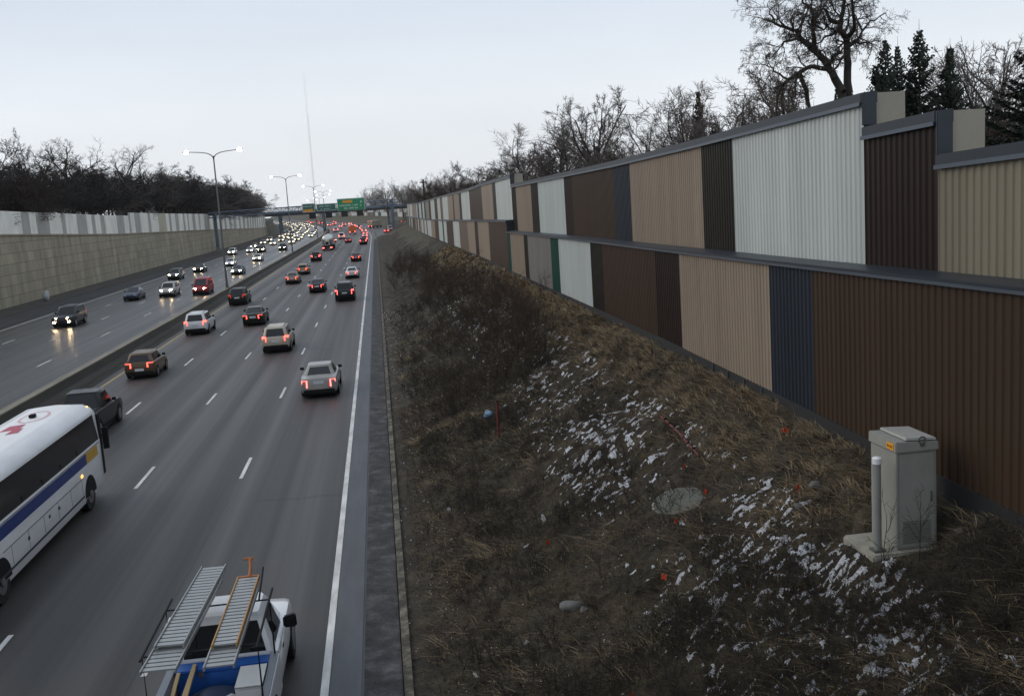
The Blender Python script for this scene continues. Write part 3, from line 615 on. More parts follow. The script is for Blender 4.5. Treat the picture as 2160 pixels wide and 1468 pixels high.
on = [
 ('bigsuv',-29.8,98.6,(.02,.022,.03),'black big sport utility with four bright lights, nearest oncoming car','head'),
 ('sedan',-30.1,126.6,BLU,'dark blue sedan with unlit front, left of the silver sport utility','headoff'),
 ('suv',-26.1,127.8,(.42,.42,.42),'silver sport utility with lit headlights, between the blue sedan and the red van','head'),
 ('van',-22.0,127.3,RED,'crimson van with lit headlights beside the median barrier','head'),
 ('suv',-32.0,163.4,GRY,'dark grey sport utility close behind the silver one','head'),
 ('sedan',-31.2,180.9,DK,'black sedan with yellowish headlights close to the retaining wall lane','head'),
 ('sedan',-22.6,165.2,GRY,'grey sedan right of the first lamp post','head'),
 ('sedan',-27.8,194.9,WH,'white sedan half behind the first lamp post','headdim'),
 ('sedan',-24.2,207.7,(.55,.53,.48),'cream white sedan alone between the lamp posts','head'),
 ('suv',-35.0,250.5,WH,'white sport utility left of the first lamp post, nearest the gantry leg','head'),
 ('sedan',-31.6,257.9,WH,'white sedan beside the grey sport utility under the gantry','head'),
 ('suv',-28.6,255.1,GRY,'grey sport utility under the gantry ahead of the cream sedan','head'),
 ('suv',-23.6,258.1,DK,'black sport utility left of the second lamp post','head'),
 ('sedan',-34.5,290.8,GRY,'grey sedan hugging the outer lane beyond the gantry leg','head'),
]
for k, x, y, c, lab, hd in on: car(k, x, y, c, lab, False, 'dim', hd, group=GO)
# farther cars: too small to show their parts
QG, FG, MG = 'cars queueing along the curved edge line', 'cars driving away in the far traffic', 'oncoming cars massed in the distance'
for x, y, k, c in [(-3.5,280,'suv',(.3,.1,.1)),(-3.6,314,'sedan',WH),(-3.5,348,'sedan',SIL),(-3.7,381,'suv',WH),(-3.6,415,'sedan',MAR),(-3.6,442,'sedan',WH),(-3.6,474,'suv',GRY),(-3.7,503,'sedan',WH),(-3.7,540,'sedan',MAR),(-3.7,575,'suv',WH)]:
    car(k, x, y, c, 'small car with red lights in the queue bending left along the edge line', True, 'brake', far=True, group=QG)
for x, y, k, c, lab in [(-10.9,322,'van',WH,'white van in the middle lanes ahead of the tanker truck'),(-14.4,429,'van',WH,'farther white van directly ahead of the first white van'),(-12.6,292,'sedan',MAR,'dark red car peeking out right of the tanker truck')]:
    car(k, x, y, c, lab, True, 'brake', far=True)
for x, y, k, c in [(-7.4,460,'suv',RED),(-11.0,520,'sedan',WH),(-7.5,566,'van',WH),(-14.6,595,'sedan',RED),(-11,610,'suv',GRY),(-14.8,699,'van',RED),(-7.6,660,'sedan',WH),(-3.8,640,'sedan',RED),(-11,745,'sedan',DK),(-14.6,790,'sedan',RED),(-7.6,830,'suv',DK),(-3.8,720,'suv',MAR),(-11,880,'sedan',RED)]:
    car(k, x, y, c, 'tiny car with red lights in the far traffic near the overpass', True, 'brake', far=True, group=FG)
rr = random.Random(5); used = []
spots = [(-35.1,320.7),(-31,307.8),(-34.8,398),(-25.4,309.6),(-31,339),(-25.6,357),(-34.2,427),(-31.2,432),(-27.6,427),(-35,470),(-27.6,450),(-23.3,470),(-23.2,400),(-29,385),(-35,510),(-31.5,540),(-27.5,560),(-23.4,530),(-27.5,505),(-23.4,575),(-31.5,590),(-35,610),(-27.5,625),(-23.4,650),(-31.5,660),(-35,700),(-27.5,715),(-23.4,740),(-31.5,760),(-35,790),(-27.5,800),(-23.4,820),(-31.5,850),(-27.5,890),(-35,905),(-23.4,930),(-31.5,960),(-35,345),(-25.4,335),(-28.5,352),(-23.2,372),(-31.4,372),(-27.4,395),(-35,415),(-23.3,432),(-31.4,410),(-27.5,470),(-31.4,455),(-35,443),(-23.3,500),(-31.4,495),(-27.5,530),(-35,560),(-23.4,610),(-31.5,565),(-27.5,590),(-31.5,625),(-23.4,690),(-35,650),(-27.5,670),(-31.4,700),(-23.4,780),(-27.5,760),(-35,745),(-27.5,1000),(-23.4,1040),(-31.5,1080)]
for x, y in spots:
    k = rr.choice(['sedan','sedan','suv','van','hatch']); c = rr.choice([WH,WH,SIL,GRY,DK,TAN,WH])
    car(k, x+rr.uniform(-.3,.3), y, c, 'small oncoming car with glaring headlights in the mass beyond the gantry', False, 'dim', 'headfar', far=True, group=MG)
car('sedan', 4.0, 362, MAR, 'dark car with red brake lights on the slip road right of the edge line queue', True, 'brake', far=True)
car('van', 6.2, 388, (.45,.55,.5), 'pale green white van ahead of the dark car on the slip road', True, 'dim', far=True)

# ---- box trucks
def box_truck(X, Y, rz, col, roofcol, label):
    t = thing('box_truck', label, 'truck', (X+cv(Y), Y, .01), rz)
    m = MB(); m.box(-1.2,1.2,-3.4,1.6,.95,3.3); m.build('cargo_box', col, t, bevel=.05)
    m = MB(); m.box(-1.22,1.22,-3.42,1.62,3.303,3.40); m.build('box_roof', roofcol, t)
    m = MB(); m.loft([[(-1.05,1.75,.7),(1.05,1.75,.7),(1.05,1.75,2.5),(-1.05,1.75,2.5)],[(-1.05,2.7,.7),(1.05,2.7,.7),(.95,2.5,2.4),(-.95,2.5,2.4)],[(-1,3.7,.7),(1,3.7,.7),(.9,3.5,1.45),(-.9,3.5,1.45)]]); m.build('cab', col, t)
    m = MB(); m.box(-.9,.9,-3.3,3.5,.62,.94); m.build('chassis', M['black'], t)
    for y in (-2.2,2.7):
        for sg in (1,-1):
            m = MB(); m.cylx(0,y,.48,.48,sg*.75,sg*1.12,16); m.build('wheel', M['rubber'], t)
    for sg in (1,-1):
        m = MB(); m.box(sg*.85-.15,sg*.85+.15,-3.46,-3.41,.8,1.05); m.build('taillight', M['brake'], t)
        m = MB(); m.box(sg*1.0-.12,sg*1.0+.12,-3.45,-3.425,3.05,3.2); m.build('marker_light', M['tail'], t)
    m = MB(); m.box(-1.0,1.0,-3.425,-3.405,1.1,3.0); m.build('rear_door', col, t)
    return t
box_truck(-7.9, 376, yaw(376), M['orange_truck'], M['bus_roof'], 'orange box truck with white roof and red lights right of the white vans')
box_truck(3.2, 462, yaw(462)-.75, M['end_beige'], M['bus_roof'], 'beige box truck turned sideways at the top of the slip road')
box_truck(10.2, 402, yaw(402), M['p_green'], M['p_green'], 'dark green box truck on the slip road close to the noise wall')

# ---- tanker
t = thing('tanker_truck', 'shiny silver tanker truck with rounded rear end, ahead of the black sport utility', 'truck', (-11.6, 246, .01))
m = MB(); rg = []
for y, r in ((-7.0,.15),(-6.97,.55),(-6.85,.92),(-6.6,1.12),(-6.1,1.22),(3.2,1.22),(3.6,1.1),(3.8,.5)): rg.append([(cos(a)*r, y, 2.35+sin(a)*r*1.05) for a in [2*pi*k/28 for k in range(28)]])
m.loft(rg); m.build('tank', M['steel_tank'], t, auto=.9)
for y in (-4.5,-1.5,1.5):
    m = MB(); m.loft([[(cos(a)*1.235, y+d, 2.35+sin(a)*1.295) for a in [2*pi*k/28 for k in range(28)]] for d in (0,.08)]); m.build('band', M['chrome'], t)
m = MB(); m.box(-.50,.50,-7.12,-6.95,1.25,2.15); m.build('valve_cabinet', M['chrome'], t); m = MB(); m.box(-.36,.36,-7.15,-7.121,1.36,2.05); m.build('cabinet_door', M['black'], t)
m = MB(); m.box(-1.15,1.15,-7.1,-6.7,.55,.80); m.build('bumper', M['dark_steel'], t); m = MB(); m.box(-.5,.5,-6.7,6.8,.75,1.05); m.build('chassis', M['black'], t)
for y in (-6.0,-4.8,4.0,5.2,8.0):
    for sg in (1,-1):
        m = MB(); m.cylx(0,y,.52,.52,sg*.72,sg*1.22,18); m.build('wheel', M['rubber'], t)
for sg in (1,-1):
    m = MB(); m.box(sg*.9-.22,sg*.9+.22,-7.14,-7.101,.58,.78); m.build('taillight', M['brake'], t)
    m = MB(); m.box(sg*.95-.25,sg*.95+.25,-6.9,-5.6,1.1,1.2); m.build('mudguard', M['dark_steel'], t)
m = MB(); m.box(-1.15,1.15,4.6,7.6,1.0,3.4); m.build('cab', M['cab_white'], t, bevel=.12); m = MB(); m.box(-1.05,1.05,7.6,8.9,.8,1.9); m.build('bonnet', M['cab_white'], t, bevel=.15)

# ---- coach bus (right side at X=-10, front at Y=36)
t = thing('coach_bus', 'white coach with blue and yellow side stripe and dark window band, beside the black pickup', 'bus', (-11.35, 29.2, .01))
bw = 1.29
m = MB(); prof2 = [(bw*.96,.36),(bw,.55),(bw,1.98),(bw*.985,2.02),(bw*.95,2.95),(bw*.86,3.14),(bw*.66,3.28),(0,3.34)]
ring = lambda y, s=1., dz=0: [(x*s, y, z*(1-dz) if z > 2 else z) for x, z in prof2]+[(-x*s, y, z*(1-dz) if z > 2 else z) for x, z in prof2[-2::-1]]
m.loft([ring(-6.85,.96,.02), ring(-6.7), ring(6.25), ring(6.62,.985,.012), ring(6.84,.90,.06)]); m.build('body', M['bus_white'], t, auto=.6)
m = MB(); m.loft([[(x,y,z) for x, z in ((.80,3.243),(.6,3.312),(.25,3.345),(-.25,3.345),(-.6,3.312),(-.80,3.243))] for y in (-6.4,6.2)], cap=False); m.build('roof_panel', M['bus_roof'], t)
for sg in (1,-1):
    m = MB(); m.face([(sg*(bw*.985+.006),-6.6,2.02),(sg*(bw*.985+.006),6.45,2.02),(sg*(bw*.952+.006),6.20,2.93),(sg*(bw*.952+.006),-6.6,2.93)]); m.build('window_band', M['dark_glass'], t)
    m = MB()
    for y in (-4.6,-2.9,-1.2,.5,2.2,3.9): m.box(sg*(bw*.985+.004)-.004,sg*(bw*.985+.004)+.006,y-.03,y+.03,2.04,2.2)
    m.build('window_post', M['black'], t)
    m = MB(); m.box(min(sg*bw,sg*(bw+.008)),max(sg*bw,sg*(bw+.008)),-6.6,4.75,1.56,1.90); m.build('side_stripe', M['bus_blue'], t)
    m = MB(); m.box(min(sg*bw,sg*(bw+.009)),max(sg*bw,sg*(bw+.009)),4.76,6.1,1.56,1.90); m.build('side_stripe', M['bus_yellow'], t)['label'] = 'yellow end of the side stripe'
    m = MB(); m.box(min(sg*bw,sg*(bw+.015)),max(sg*bw,sg*(bw+.015)),-6.6,6.3,1.925,1.96); m.build('trim_strip', M['chrome'], t)
    for yy in (-2.4,-1.1,.2,1.5,2.8,4.0):
        m = MB(); m.box(min(sg*bw,sg*(bw+.004)),max(sg*bw,sg*(bw+.004)),yy-.008,yy+.008,.70,1.215); m.build('panel_groove', M['dark_steel'], t)
    m = MB(); m.box(min(sg*bw,sg*(bw+.012)),max(sg*bw,sg*(bw+.012)),-6.6,4.1,.62,.68); m.box(min(sg*bw,sg*(bw+.010)),max(sg*bw,sg*(bw+.010)),-3.0,4.1,1.22,1.235); m.build('lower_trim', M['dark_steel'], t)
    for y in (-4.55,-3.25,4.85):
        m = MB(); a0 = [(y+cos(a)*.66,.52+sin(a)*.64) for a in [pi*k/12 for k in range(13)]]; m.loft([[(x,yy,zz) for yy, zz in a0] for x in (sg*(bw-.5),sg*(bw+.004))]); m.build('wheel_arch', M['black'], t)
        m = MB(); m.cylx(0,y,.53,.53,sg*(bw-.36),sg*(bw-.02),24); w_ = m.build('wheel', M['rubber'], t, auto=.7)
        m = MB(); m.cylx(0,y,.53,.31,sg*(bw-.03),sg*(bw-.008),18); m.cylx(0,y,.53,.12,sg*(bw-.01),sg*(bw+.03),12); m.build('rim', M['rim'], w_)
    m = MB(); m.box(min(sg*bw,sg*(bw+.02)),max(sg*bw,sg*(bw+.02)),-.0,.28,.80,.90) if sg < 0 else [m.box(bw,bw+.012,yy,yy+.14,zz,zz+.09) for yy, zz in ((.6,1.0),(1.5,.98),(-1.2,.95))]; m.build('vent', M['dark_steel'], t)
    m = MB(); m.box(sg*.98-.06,sg*.98+.06,6.42,6.54,3.06,3.18); m.build('marker_light', M['amber'], t)
    m = MB(); m.box(min(sg*bw,sg*(bw+.02)),max(sg*bw,sg*(bw+.02)),4.0,4.16,1.28,1.36); m.build('marker_light', M['amber'], t)
    m = MB(); m.tube([(sg*1.1,6.75,2.6),(sg*1.30,7.0,2.5),(sg*1.36,7.02,2.3)],.025,8); m.box(sg*1.36-.09,sg*1.36+.09,6.96,7.08,1.55,2.3); m.box(sg*1.24-.05,sg*1.24+.05,6.62,6.83,.75,2.85); m.build('mirror', M['black'], t)
m = MB(); m.face([(-1.08,6.86,1.3),(1.08,6.86,1.3),(1.02,6.80,2.75),(-1.02,6.80,2.75)]); m.build('windscreen', M['glass'], t)
# roof emblem: red ring and blob, dark aerial
m = MB(); rg = []
for k in range(40):
    a = 2*pi*k/40; rg.append((a, .42*cos(a), 4.35+.95*sin(a)))
rf = lambda x: 3.352-.10*max(0,(abs(x)-.25))
for k in range(40):
    p, q = rg[k], rg[(k+1)%40]
    A = (p[1],p[2]); B = (q[1],q[2]); s_ = .80
    a2 = (p[1]*s_,(p[2]-4.35)*.88+4.35); b2 = (q[1]*s_,(q[2]-4.35)*.88+4.35)
    m.face([(A[0],A[1],rf(A[0])),(B[0],B[1],rf(B[0])),(b2[0],b2[1],rf(b2[0])),(a2[0],a2[1],rf(a2[0]))])
m.build('roof_emblem', M['bus_pink'], t)
m = MB()
for y0, y1, x0, x1 in ((2.2,3.2,-.35,.15),(1.7,2.6,.0,.30)): m.face([(x0,y0,rf(x0)+.002),(x1,y0+.2,rf(x1)+.002),(x1*.8,y1,rf(x1)+.002),(x0*.9,y1-.15,rf(x0)+.002)])
m.build('roof_emblem', M['bus_red'], t)['label'] = 'red part of the roof emblem'
m = MB(); m.box(-.10,.08,4.1,4.35,3.353,3.46); m.build('roof_vent', M['black'], t, bevel=.02)

# ---- white work pickup (heading away, cab roof at Y 18.6-19.8)
TX, TY = -3.46, 18.6
t = thing('work_pickup', 'white work pickup with ladders on its rack and a cluttered open bed', 'pickup truck', (TX, TY, .008))
sec = [(-.1,.99,.42,1.12),(.15,1.0,.36,1.16),(1.0,1.0,.36,1.15),(1.75,1.0,.36,1.14),(2.5,.985,.36,1.10),(2.95,.95,.40,1.0),(3.1,.86,.5,.84)]
m = MB(); rings = []
for y, w, zl, zt in sec:
    h = zt-zl; half = [(0,zl),(.8*w,zl),(.96*w,zl+.1*h),(w,zl+.38*h),(.99*w,zl+.72*h),(.955*w,zt-.05*h),(.86*w,zt),(.45*w,zt+.025),(0,zt+.035)]
    rings.append([(x,y,z) for x, z in half]+[(-x,y,z) for x, z in half[-2:0:-1]])
m.loft(rings)
lo = [(-.88,-.10,1.1),(.88,-.10,1.1),(.90,.1,1.1),(.90,1.35,1.1),(.84,1.85,1.1),(-.84,1.85,1.1),(-.90,1.35,1.1),(-.90,.1,1.1)]
hi = [(-.70,.02,1.84),(.70,.02,1.84),(.72,.12,1.84),(.72,.98,1.84),(.64,1.12,1.84),(-.64,1.12,1.84),(-.72,.98,1.84),(-.72,.12,1.84)]
m.loft([lo, hi, [(x*.92,(y-.57)*.93+.57,1.91) for x, y, z in hi]]); m.build('cab', M['cab_white'], t, auto=.75)
def patch(A,B,C_,D,u0,u1,v0,v1,off=.008):
    A,B,C_,D = map(Vector,(A,B,C_,D)); nr = (B-A).cross(D-A).normalized()*off; q = lambda u,v: (A*(1-u)+B*u)*(1-v)+(D*(1-u)+C_*u)*v+nr
    return [q(u0,v0),q(u1,v0),q(u1,v1),q(u0,v1)]
m = MB(); m.face(patch(lo[0],lo[1],hi[1],hi[0],.06,.94,.12,.90)); m.build('rear_window', M['glass'], t)
m = MB(); m.face(patch(lo[4],lo[5],hi[5],hi[4],.04,.96,.05,.95)); m.build('windscreen', M['glass'], t)
for sg in (1,-1):
    q = (lo[2],lo[3],hi[3],hi[2]) if sg > 0 else (lo[6],lo[7],hi[7],hi[6])
    m = MB(); m.face(patch(*q,.16,.97,.10,.92) if sg > 0 else patch(*q,.03,.84,.10,.92)); m.build('side_window', M['glass'], t)
    m = MB(); m.hexa([(sg*.97,1.02,1.12),(sg*1.24,.98,1.14),(sg*1.24,1.14,1.14),(sg*.97,1.16,1.12),(sg*.97,1.02,1.34),(sg*1.24,.98,1.40),(sg*1.22,1.14,1.40),(sg*.97,1.16,1.34)]); m.build('mirror', M['black'], t, bevel=.03)
    m = MB(); m.box(sg*1.005-.006,sg*1.005+.006,.42,.60,.98,1.03); m.build('door_handle', M['black'], t)
    # bed side
    x0, x1 = sorted((sg*.86, sg*1.0)); m = MB(); m.box(x0,x1,-2.45,-.13,.45,1.16); m.build('bed_side', M['cab_white'], t, bevel=.03)
    x0, x1 = sorted((sg*.845, sg*.985)); m = MB(); m.box(x0,x1,-2.44,-.14,1.162,1.185); m.build('bed_rail', M['galv'], t)
    for y in (-1.35,2.2):
        m = MB(); m.cylx(0,y,.40,.40,sg*.74,sg*1.012,20); w_ = m.build('wheel', M['rubber'], t, auto=.7)
        m = MB(); m.cylx(0,y,.40,.25,sg*1.0,sg*1.022,16); m.build('rim', M['rim'], w_)
        m = MB(); a0 = [(y+cos(a)*.48,.40+sin(a)*.46) for a in [pi*k/10 for k in range(11)]]; m.loft([[(x,yy,zz) for yy, zz in a0] for x in (sg*.7,sg*1.004)]); m.build('wheel_arch', M['black'], t)
    m = MB(); m.box(sg*.93-.06,sg*.93+.06,-2.47,-2.44,.78,1.1); m.build('taillight', M['tail'], t)
    m = MB(); m.hexa([(sg*.52,2.85,.80),(sg*.52,3.10,.80),(sg*.84,2.98,.80),(sg*.92,2.7,.80),(sg*.52,2.83,.98),(sg*.52,3.04,.98),(sg*.84,2.93,.98),(sg*.92,2.68,.98)]); m.build('headlight', M['head'], t)
m = MB(); m.box(-.86,.86,-2.45,-.13,.42,.55); m.build('bed_floor', M['bedliner'], t)
m = MB(); m.box(-.86,.86,-2.47,-2.40,.5,1.14); m.build('tailgate', M['cab_white'], t, bevel=.02)
m = MB(); m.box(-.80,.80,-2.62,-2.48,.45,.62); m.build('bumper', M['chrome'], t, bevel=.03)
# ladder rack
rk = MB()
for y in (-2.2,-.25):
    rk.tube([(-.93,y,1.18),(-.93,y,2.24),(.93,y,2.24),(.93,y,1.18)],.018,8)
for x in (-.93,.93): rk.tube([(x,-2.35,2.24),(x,.30,2.24)],.022,8)
rk.tube([(.74,-.25,2.24),(.74,.75,2.52)],.018,6)
rk.build('ladder_rack', M['black'], t)
# ladders resting on the rack (things of their own)
def ladder(label, x0, y0, w0, length, w, mat_rail, mat_rung, z, ang=0, fly=True):
    l = thing('extension_ladder', label, 'ladder', (x0, y0, z), ang, 'ladders on the pickup rack')
    for sec_, (a, b, dz, ww) in enumerate(((0,length*.86,0,w),(length*.17,length,.075,w*.86)) if fly else ((0,length,0,w),)):
        for sg in (1,-1):
            m = MB(); x = sg*ww/2; m.box(x-.013,x+.013,a,b,dz-.035,dz+.04); m.build('rail', M['alu'] if sec_ == 0 else mat_rail, l, bevel=.005)
        m = MB(); y = a+.12
        while y < b-.05: m.box(-ww/2+.017,ww/2-.017,y-.055,y+.055,dz-.014,dz+.014); y += .152
        m.build('rung', mat_rung, l)['label'] = 'row of flat rungs'
    return l
ladder('grey aluminium extension ladder along the left side of the pickup rack', -3.97, 15.6, 0, 4.5, .54, M['alu'], M['alu'], 2.315, ang=-.042)
ladder('shorter extension ladder with orange side rails on the right side of the pickup rack', -3.02, 15.5, 0, 3.75, .46, M['fibre'], M['alu'], 2.315, ang=-.005)
o = thing('ladder_hook', 'orange bracket sticking up ahead of the orange railed ladder', 'bracket', (-3.02,19.3,2.39))
m = MB(); m.box(-.20,.20,-.05,.03,-.04,.02); m.build('crossbar', M['orange'], o, bevel=.01); m = MB(); m.tube([(.03,0,0),(.05,.16,.14),(.03,.30,.26)],.035,8); m.tube([(-.09,.29,.26),(.10,.30,.26)],.028,8); m.build('hook_arm', M['orange'], o)
def lumpy(name, loc, size, mt, label, cat, seed, sub=2, rough=.12, rz=0.):
    bm = bmesh.new(); bmesh.ops.create_icosphere(bm, subdivisions=sub+1, radius=1); r = random.Random(seed)
    ph = [(Vector((r.uniform(-1,1),r.uniform(-1,1),r.uniform(-1,1))).normalized(), r.uniform(2,6), r.uniform(0,6)) for _ in range(9)]
    for v in bm.verts:
        d = sum(math.sin(v.co.dot(a)*f+p) for a, f, p in ph)/9; v.co *= 1+rough*3*d
        v.co = Vector((v.co.x*size[0], v.co.y*size[1], v.co.z*size[2]))
    me = bpy.data.meshes.new(name); bm.to_mesh(me); bm.free(); me.materials.append(mt); me.polygons.foreach_set('use_smooth', [True]*len(me.polygons))
    o = link(name, me); o.location = loc; o.rotation_euler = (0,0,rz); return tag(o, label, cat)
tb = thing('tool_chest', 'blue tool chest lying across the pickup bed behind the cab', 'tool chest', (TX+.02,TY-.42,.56))
m = MB(); m.box(-.84,.82,-.12,.22,0,.56); m.build('box', M['blue_pl'], tb, bevel=.03); m = MB(); m.box(-.85,.83,-.13,.23,.563,.61); m.build('lid', M['blue_pl'], tb, bevel=.02)
for x in (-.4,.4):
    m = MB(); m.box(x-.05,x+.05,-.15,-.131,.48,.57); m.build('latch', M['chrome'], tb)
tp = lumpy('tarpaulin', (TX-.12,TY-1.0,.72), (.52,.42,.26), M['navy_tarp'], 'dark blue bundled tarpaulin in the middle of the pickup bed', 'tarpaulin', 12, rough=.16)
wb_ = thing('storage_bin', 'white plastic bin against the right side of the pickup bed', 'bin', (TX+.60,TY-1.12,.56))
m = MB(); m.loft([[(-.2,-.36,0),(.2,-.36,0),(.2,.36,0),(-.2,.36,0)],[(-.24,-.42,.62),(.24,-.42,.62),(.24,.42,.62),(-.24,.42,.62)]]); m.build('tub', M['white_pl'], wb_, bevel=.03); m = MB(); m.box(-.255,.255,-.435,.435,.622,.66); m.build('lid', M['white_pl'], wb_, bevel=.02)
lumpy('sack', (TX+.18,TY-1.45,.80), (.26,.30,.26), M['white_pl'], 'crumpled white sack in the pickup bed left of the white bin', 'sack', 4, rough=.2)
fc = thing('fuel_can', 'red fuel can at the back of the pickup bed', 'fuel can', (TX+.45,TY-1.95,.56))
m = MB(); m.box(-.2,.2,-.14,.14,0,.36); m.build('can', M['red_pl'], fc, bevel=.05); m = MB(); m.tube([(-.14,0,.36),(-.14,0,.45),(.1,0,.45),(.1,0,.36)],.022,8); m.build('handle', M['red_pl'], fc); m = MB(); m.bar((.16,0,.36),(.2,0,.46),.03,8); m.build('cap', M['black'], fc)
tr = thing('tool_crate', 'dark red crate on the left of the pickup bed', 'crate', (TX-.25,TY-2.0,.56))
m = MB(); m.box(-.3,.3,-.2,.2,0,.32); m.build('box', M['p_maroon'], tr, bevel=.02); m = MB(); m.box(-.28,.28,-.18,.18,.322,.33); m.build('contents', M['black'], tr)
for k, (dx, y1, zz) in enumerate(((-.62,.1,1.22),(-.53,-.05,1.25),(-.70,-.2,1.21))):
    m = MB(); m.box(-.035,.035,0,2.3,-.02,.02); o = m.build('timber_plank', M['timber'], None, bevel=.004); o.location = (TX+dx,TY-2.75+y1,.85); o.rotation_euler = (radians(9),0,radians(-3+2*k))
    tag(o, 'pale timber plank lying in the left of the pickup bed under the grey ladder', 'plank', 'timber planks in the pickup bed')

# ------------------------------------------------------------------ street lamps in the median
def lamp_post(Y, label):
    X = -18.2; t = thing('street_lamp', label, 'street lamp', (X+cv(Y), Y, .92), yaw(Y), 'twin armed lamps in the median')
    H = 15.3
    m = MB(); m.tube([(0,0,-.0),(0,0,H)],[.14,.075],10); m.build('pole', M['pole'], t)
    m = MB(); m.box(-.2,.2,-.2,.2,0,.06); m.tube([(0,0,.06),(0,0,.5)],.17,10); m.build('base', M['pole'], t)
    m = MB(); m.tube([(0,0,H-.15),(0,0,H+.2)],.10,8); m.build('cap', M['dark_steel'], t)
    for sg in (1,-1):
        m = MB(); m.tube([(0,0,H),(sg*.30,0,H+.34),(sg*.75,0,H+.55),(sg*1.5,0,H+.68),(sg*2.75,0,H+.78)],[.06,.055,.05,.045,.04],8); m.build('arm', M['pole'], t)
        m = MB(); z = H+.78; m.hexa([(sg*2.65,-.13,z-.05),(sg*3.45,-.17,z-.06),(sg*3.45,.17,z-.06),(sg*2.65,.13,z-.05),(sg*2.65,-.10,z+.09),(sg*3.35,-.12,z+.13),(sg*3.35,.12,z+.13),(sg*2.65,.10,z+.09)]); h_ = m.build('lamp_head', M['galv'], t)
        m = MB(); m.loft([[(sg*(2.8+.55*u),v*.14,z-.062) for u, v in ((0,-.6),(.5,-1),(1,-.7),(1,.7),(.5,1),(0,.6))],[(sg*(2.85+.45*u),v*.10,z-.17) for u, v in ((0,-.6),(.5,-1),(1,-.7),(1,.7),(.5,1),(0,.6))]]); m.build('lens', M['lamp'], h_)
        m = MB(); m.tube([(sg*2.75,-.1,z+.09),(sg*3.3,-.1,z+.09)],.03,6); m.tube([(sg*3.0,0,z+.1),(sg*3.0,0,z+.22)],.04,6); m.build('glow_tube', M['lamp'], h_)  # tubes on the lamp head, added to glow like the lens
for Y, lab in ((124,'tall twin armed street lamp in the median, nearest and largest, beside the crimson van'),(222,'second twin armed street lamp along the median, before the gantry'),(321,'third twin armed street lamp, just past the gantry'),
               (420,'fourth twin armed street lamp, seen small behind the third'),(519,'fifth twin armed street lamp, beyond the overpass'),(618,'sixth twin armed street lamp, faint beyond the overpass'),(717,'seventh and faintest twin armed street lamp')):
    lamp_post(Y, lab)

# ------------------------------------------------------------------ sign gantry at Y = 288
GY = 288.
g = thing('sign_gantry', 'blue grey steel sign gantry spanning both carriageways', 'gantry', (-20, GY, 0))
def G(mb, name, m, par=None, **k):
    o = mb.build(name, m, **k); p = par or g
    if p is g: return kid(o, g)
    o.parent = p; o.matrix_parent_inverse = Matrix.Translation(-Vector(g.location)); return o
for x, zt, h in ((-43.6,10.8,0),(4.9,11.15,0)):
    m = MB(); m.box(x-.42,x+.42,GY-.40,GY+.40,-.3 if x < 0 else .5,zt); G(m, 'leg', M['blue_steel'], bevel=.03)
    m = MB(); m.box(x-.62,x+.62,GY-.6,GY+.6,-.3 if x < 0 else .5,1.2 if x < 0 else 2.6); G(m, 'footing', M['concrete'], bevel=.03)
    m = MB(); m.box(x-.5,x+.5,GY-.46,GY+.46,zt+.003,zt+.10); G(m, 'leg_cap', M['dark_steel'])
def gz(x): return 10.62+(x+43.6)*.0085
m = MB()
for yy in (GY-.62, GY+.62):
    for dz in (0,-1.35): m.tube([(-45.2,yy,gz(-45.2)+dz),(6.2,yy,gz(6.2)+dz)],.13,8)
G(m, 'truss_chord', M['blue_steel'])
m = MB(); x = -45.; k = 0
while x < 5.8:
    for yy in (GY-.62, GY+.62): m.bar((x,yy,gz(x)-(1.35 if k % 2 else 0)),(x+1.5,yy,gz(x)-(0 if k % 2 else 1.35)),.055,5); m.bar((x,yy,gz(x)),(x,yy,gz(x)-1.35),.045,5)
    m.bar((x,GY-.62,gz(x)),(x,GY+.62,gz(x)),.045,5); x += 1.5; k += 1
G(m, 'truss_lacing', M['blue_steel'])
m = MB(); m.box(-44,-2,GY-1.05,GY-.70,8.86,8.92); 
for k in range(22): m.box(-43.9+k*1.95,-43.85+k*1.95,GY-1.04,GY-1.0,8.92,9.75)
G(m, 'walkway', M['dark_steel'])
def sign(x0, x1, z0, z1, face, label, rows, plaque):
    s = thing('road_sign', label, 'road sign', ((x0+x1)/2, GY-.95, (z0+z1)/2)); w, h = (x1-x0)/2, (z1-z0)/2
    m = MB(); m.box(-w,w,-.03,.03,-h,h); m.build('board', M[face], s, bevel=.01)
    m = MB(); b = .09
    for a in ((-w+.06,w-.06,h-.06-b,h-.06),(-w+.06,w-.06,-h+.06,-h+.06+b),(-w+.06,-w+.06+b,-h+.06+b,h-.06-b),(w-.06-b,w-.06,-h+.06+b,h-.06-b)): m.box(a[0],a[1],-.042,-.034,a[2],a[3])
    m.build('border', M['sign_white'], s)
    if plaque:
        m = MB(); m.box(plaque[0],plaque[1],-.05,-.036,plaque[2],plaque[3]); m.build('plaque', M['sign_orange'], s)
    # rows of short unreadable word strokes, as far as the photograph shows them
    m = MB(); r = random.Random(len(label))
    for za, zb_, xa, xb in rows:
        x = xa
        while x < xb-.2:
            w_ = r.uniform(.13,.24); hgt = r.choice([1,1,.75]); m.box(x,x+w_*.35,-.044,-.034,za,za+(zb_-za)*hgt); m.box(x+w_*.35,x+w_,-.044,-.034,za+(zb_-za)*.40*hgt,za+(zb_-za)*.62*hgt); x += w_+.09
            if r.random() < .12: x += .3
    m.build('lettering', M['sign_white'], s)
    for x in (-w*.6, w*.6):
        m = MB(); m.box(x-.06,x+.06,.033,.30,-h,h); m.build('hanger', M['dark_steel'], s)
    return s
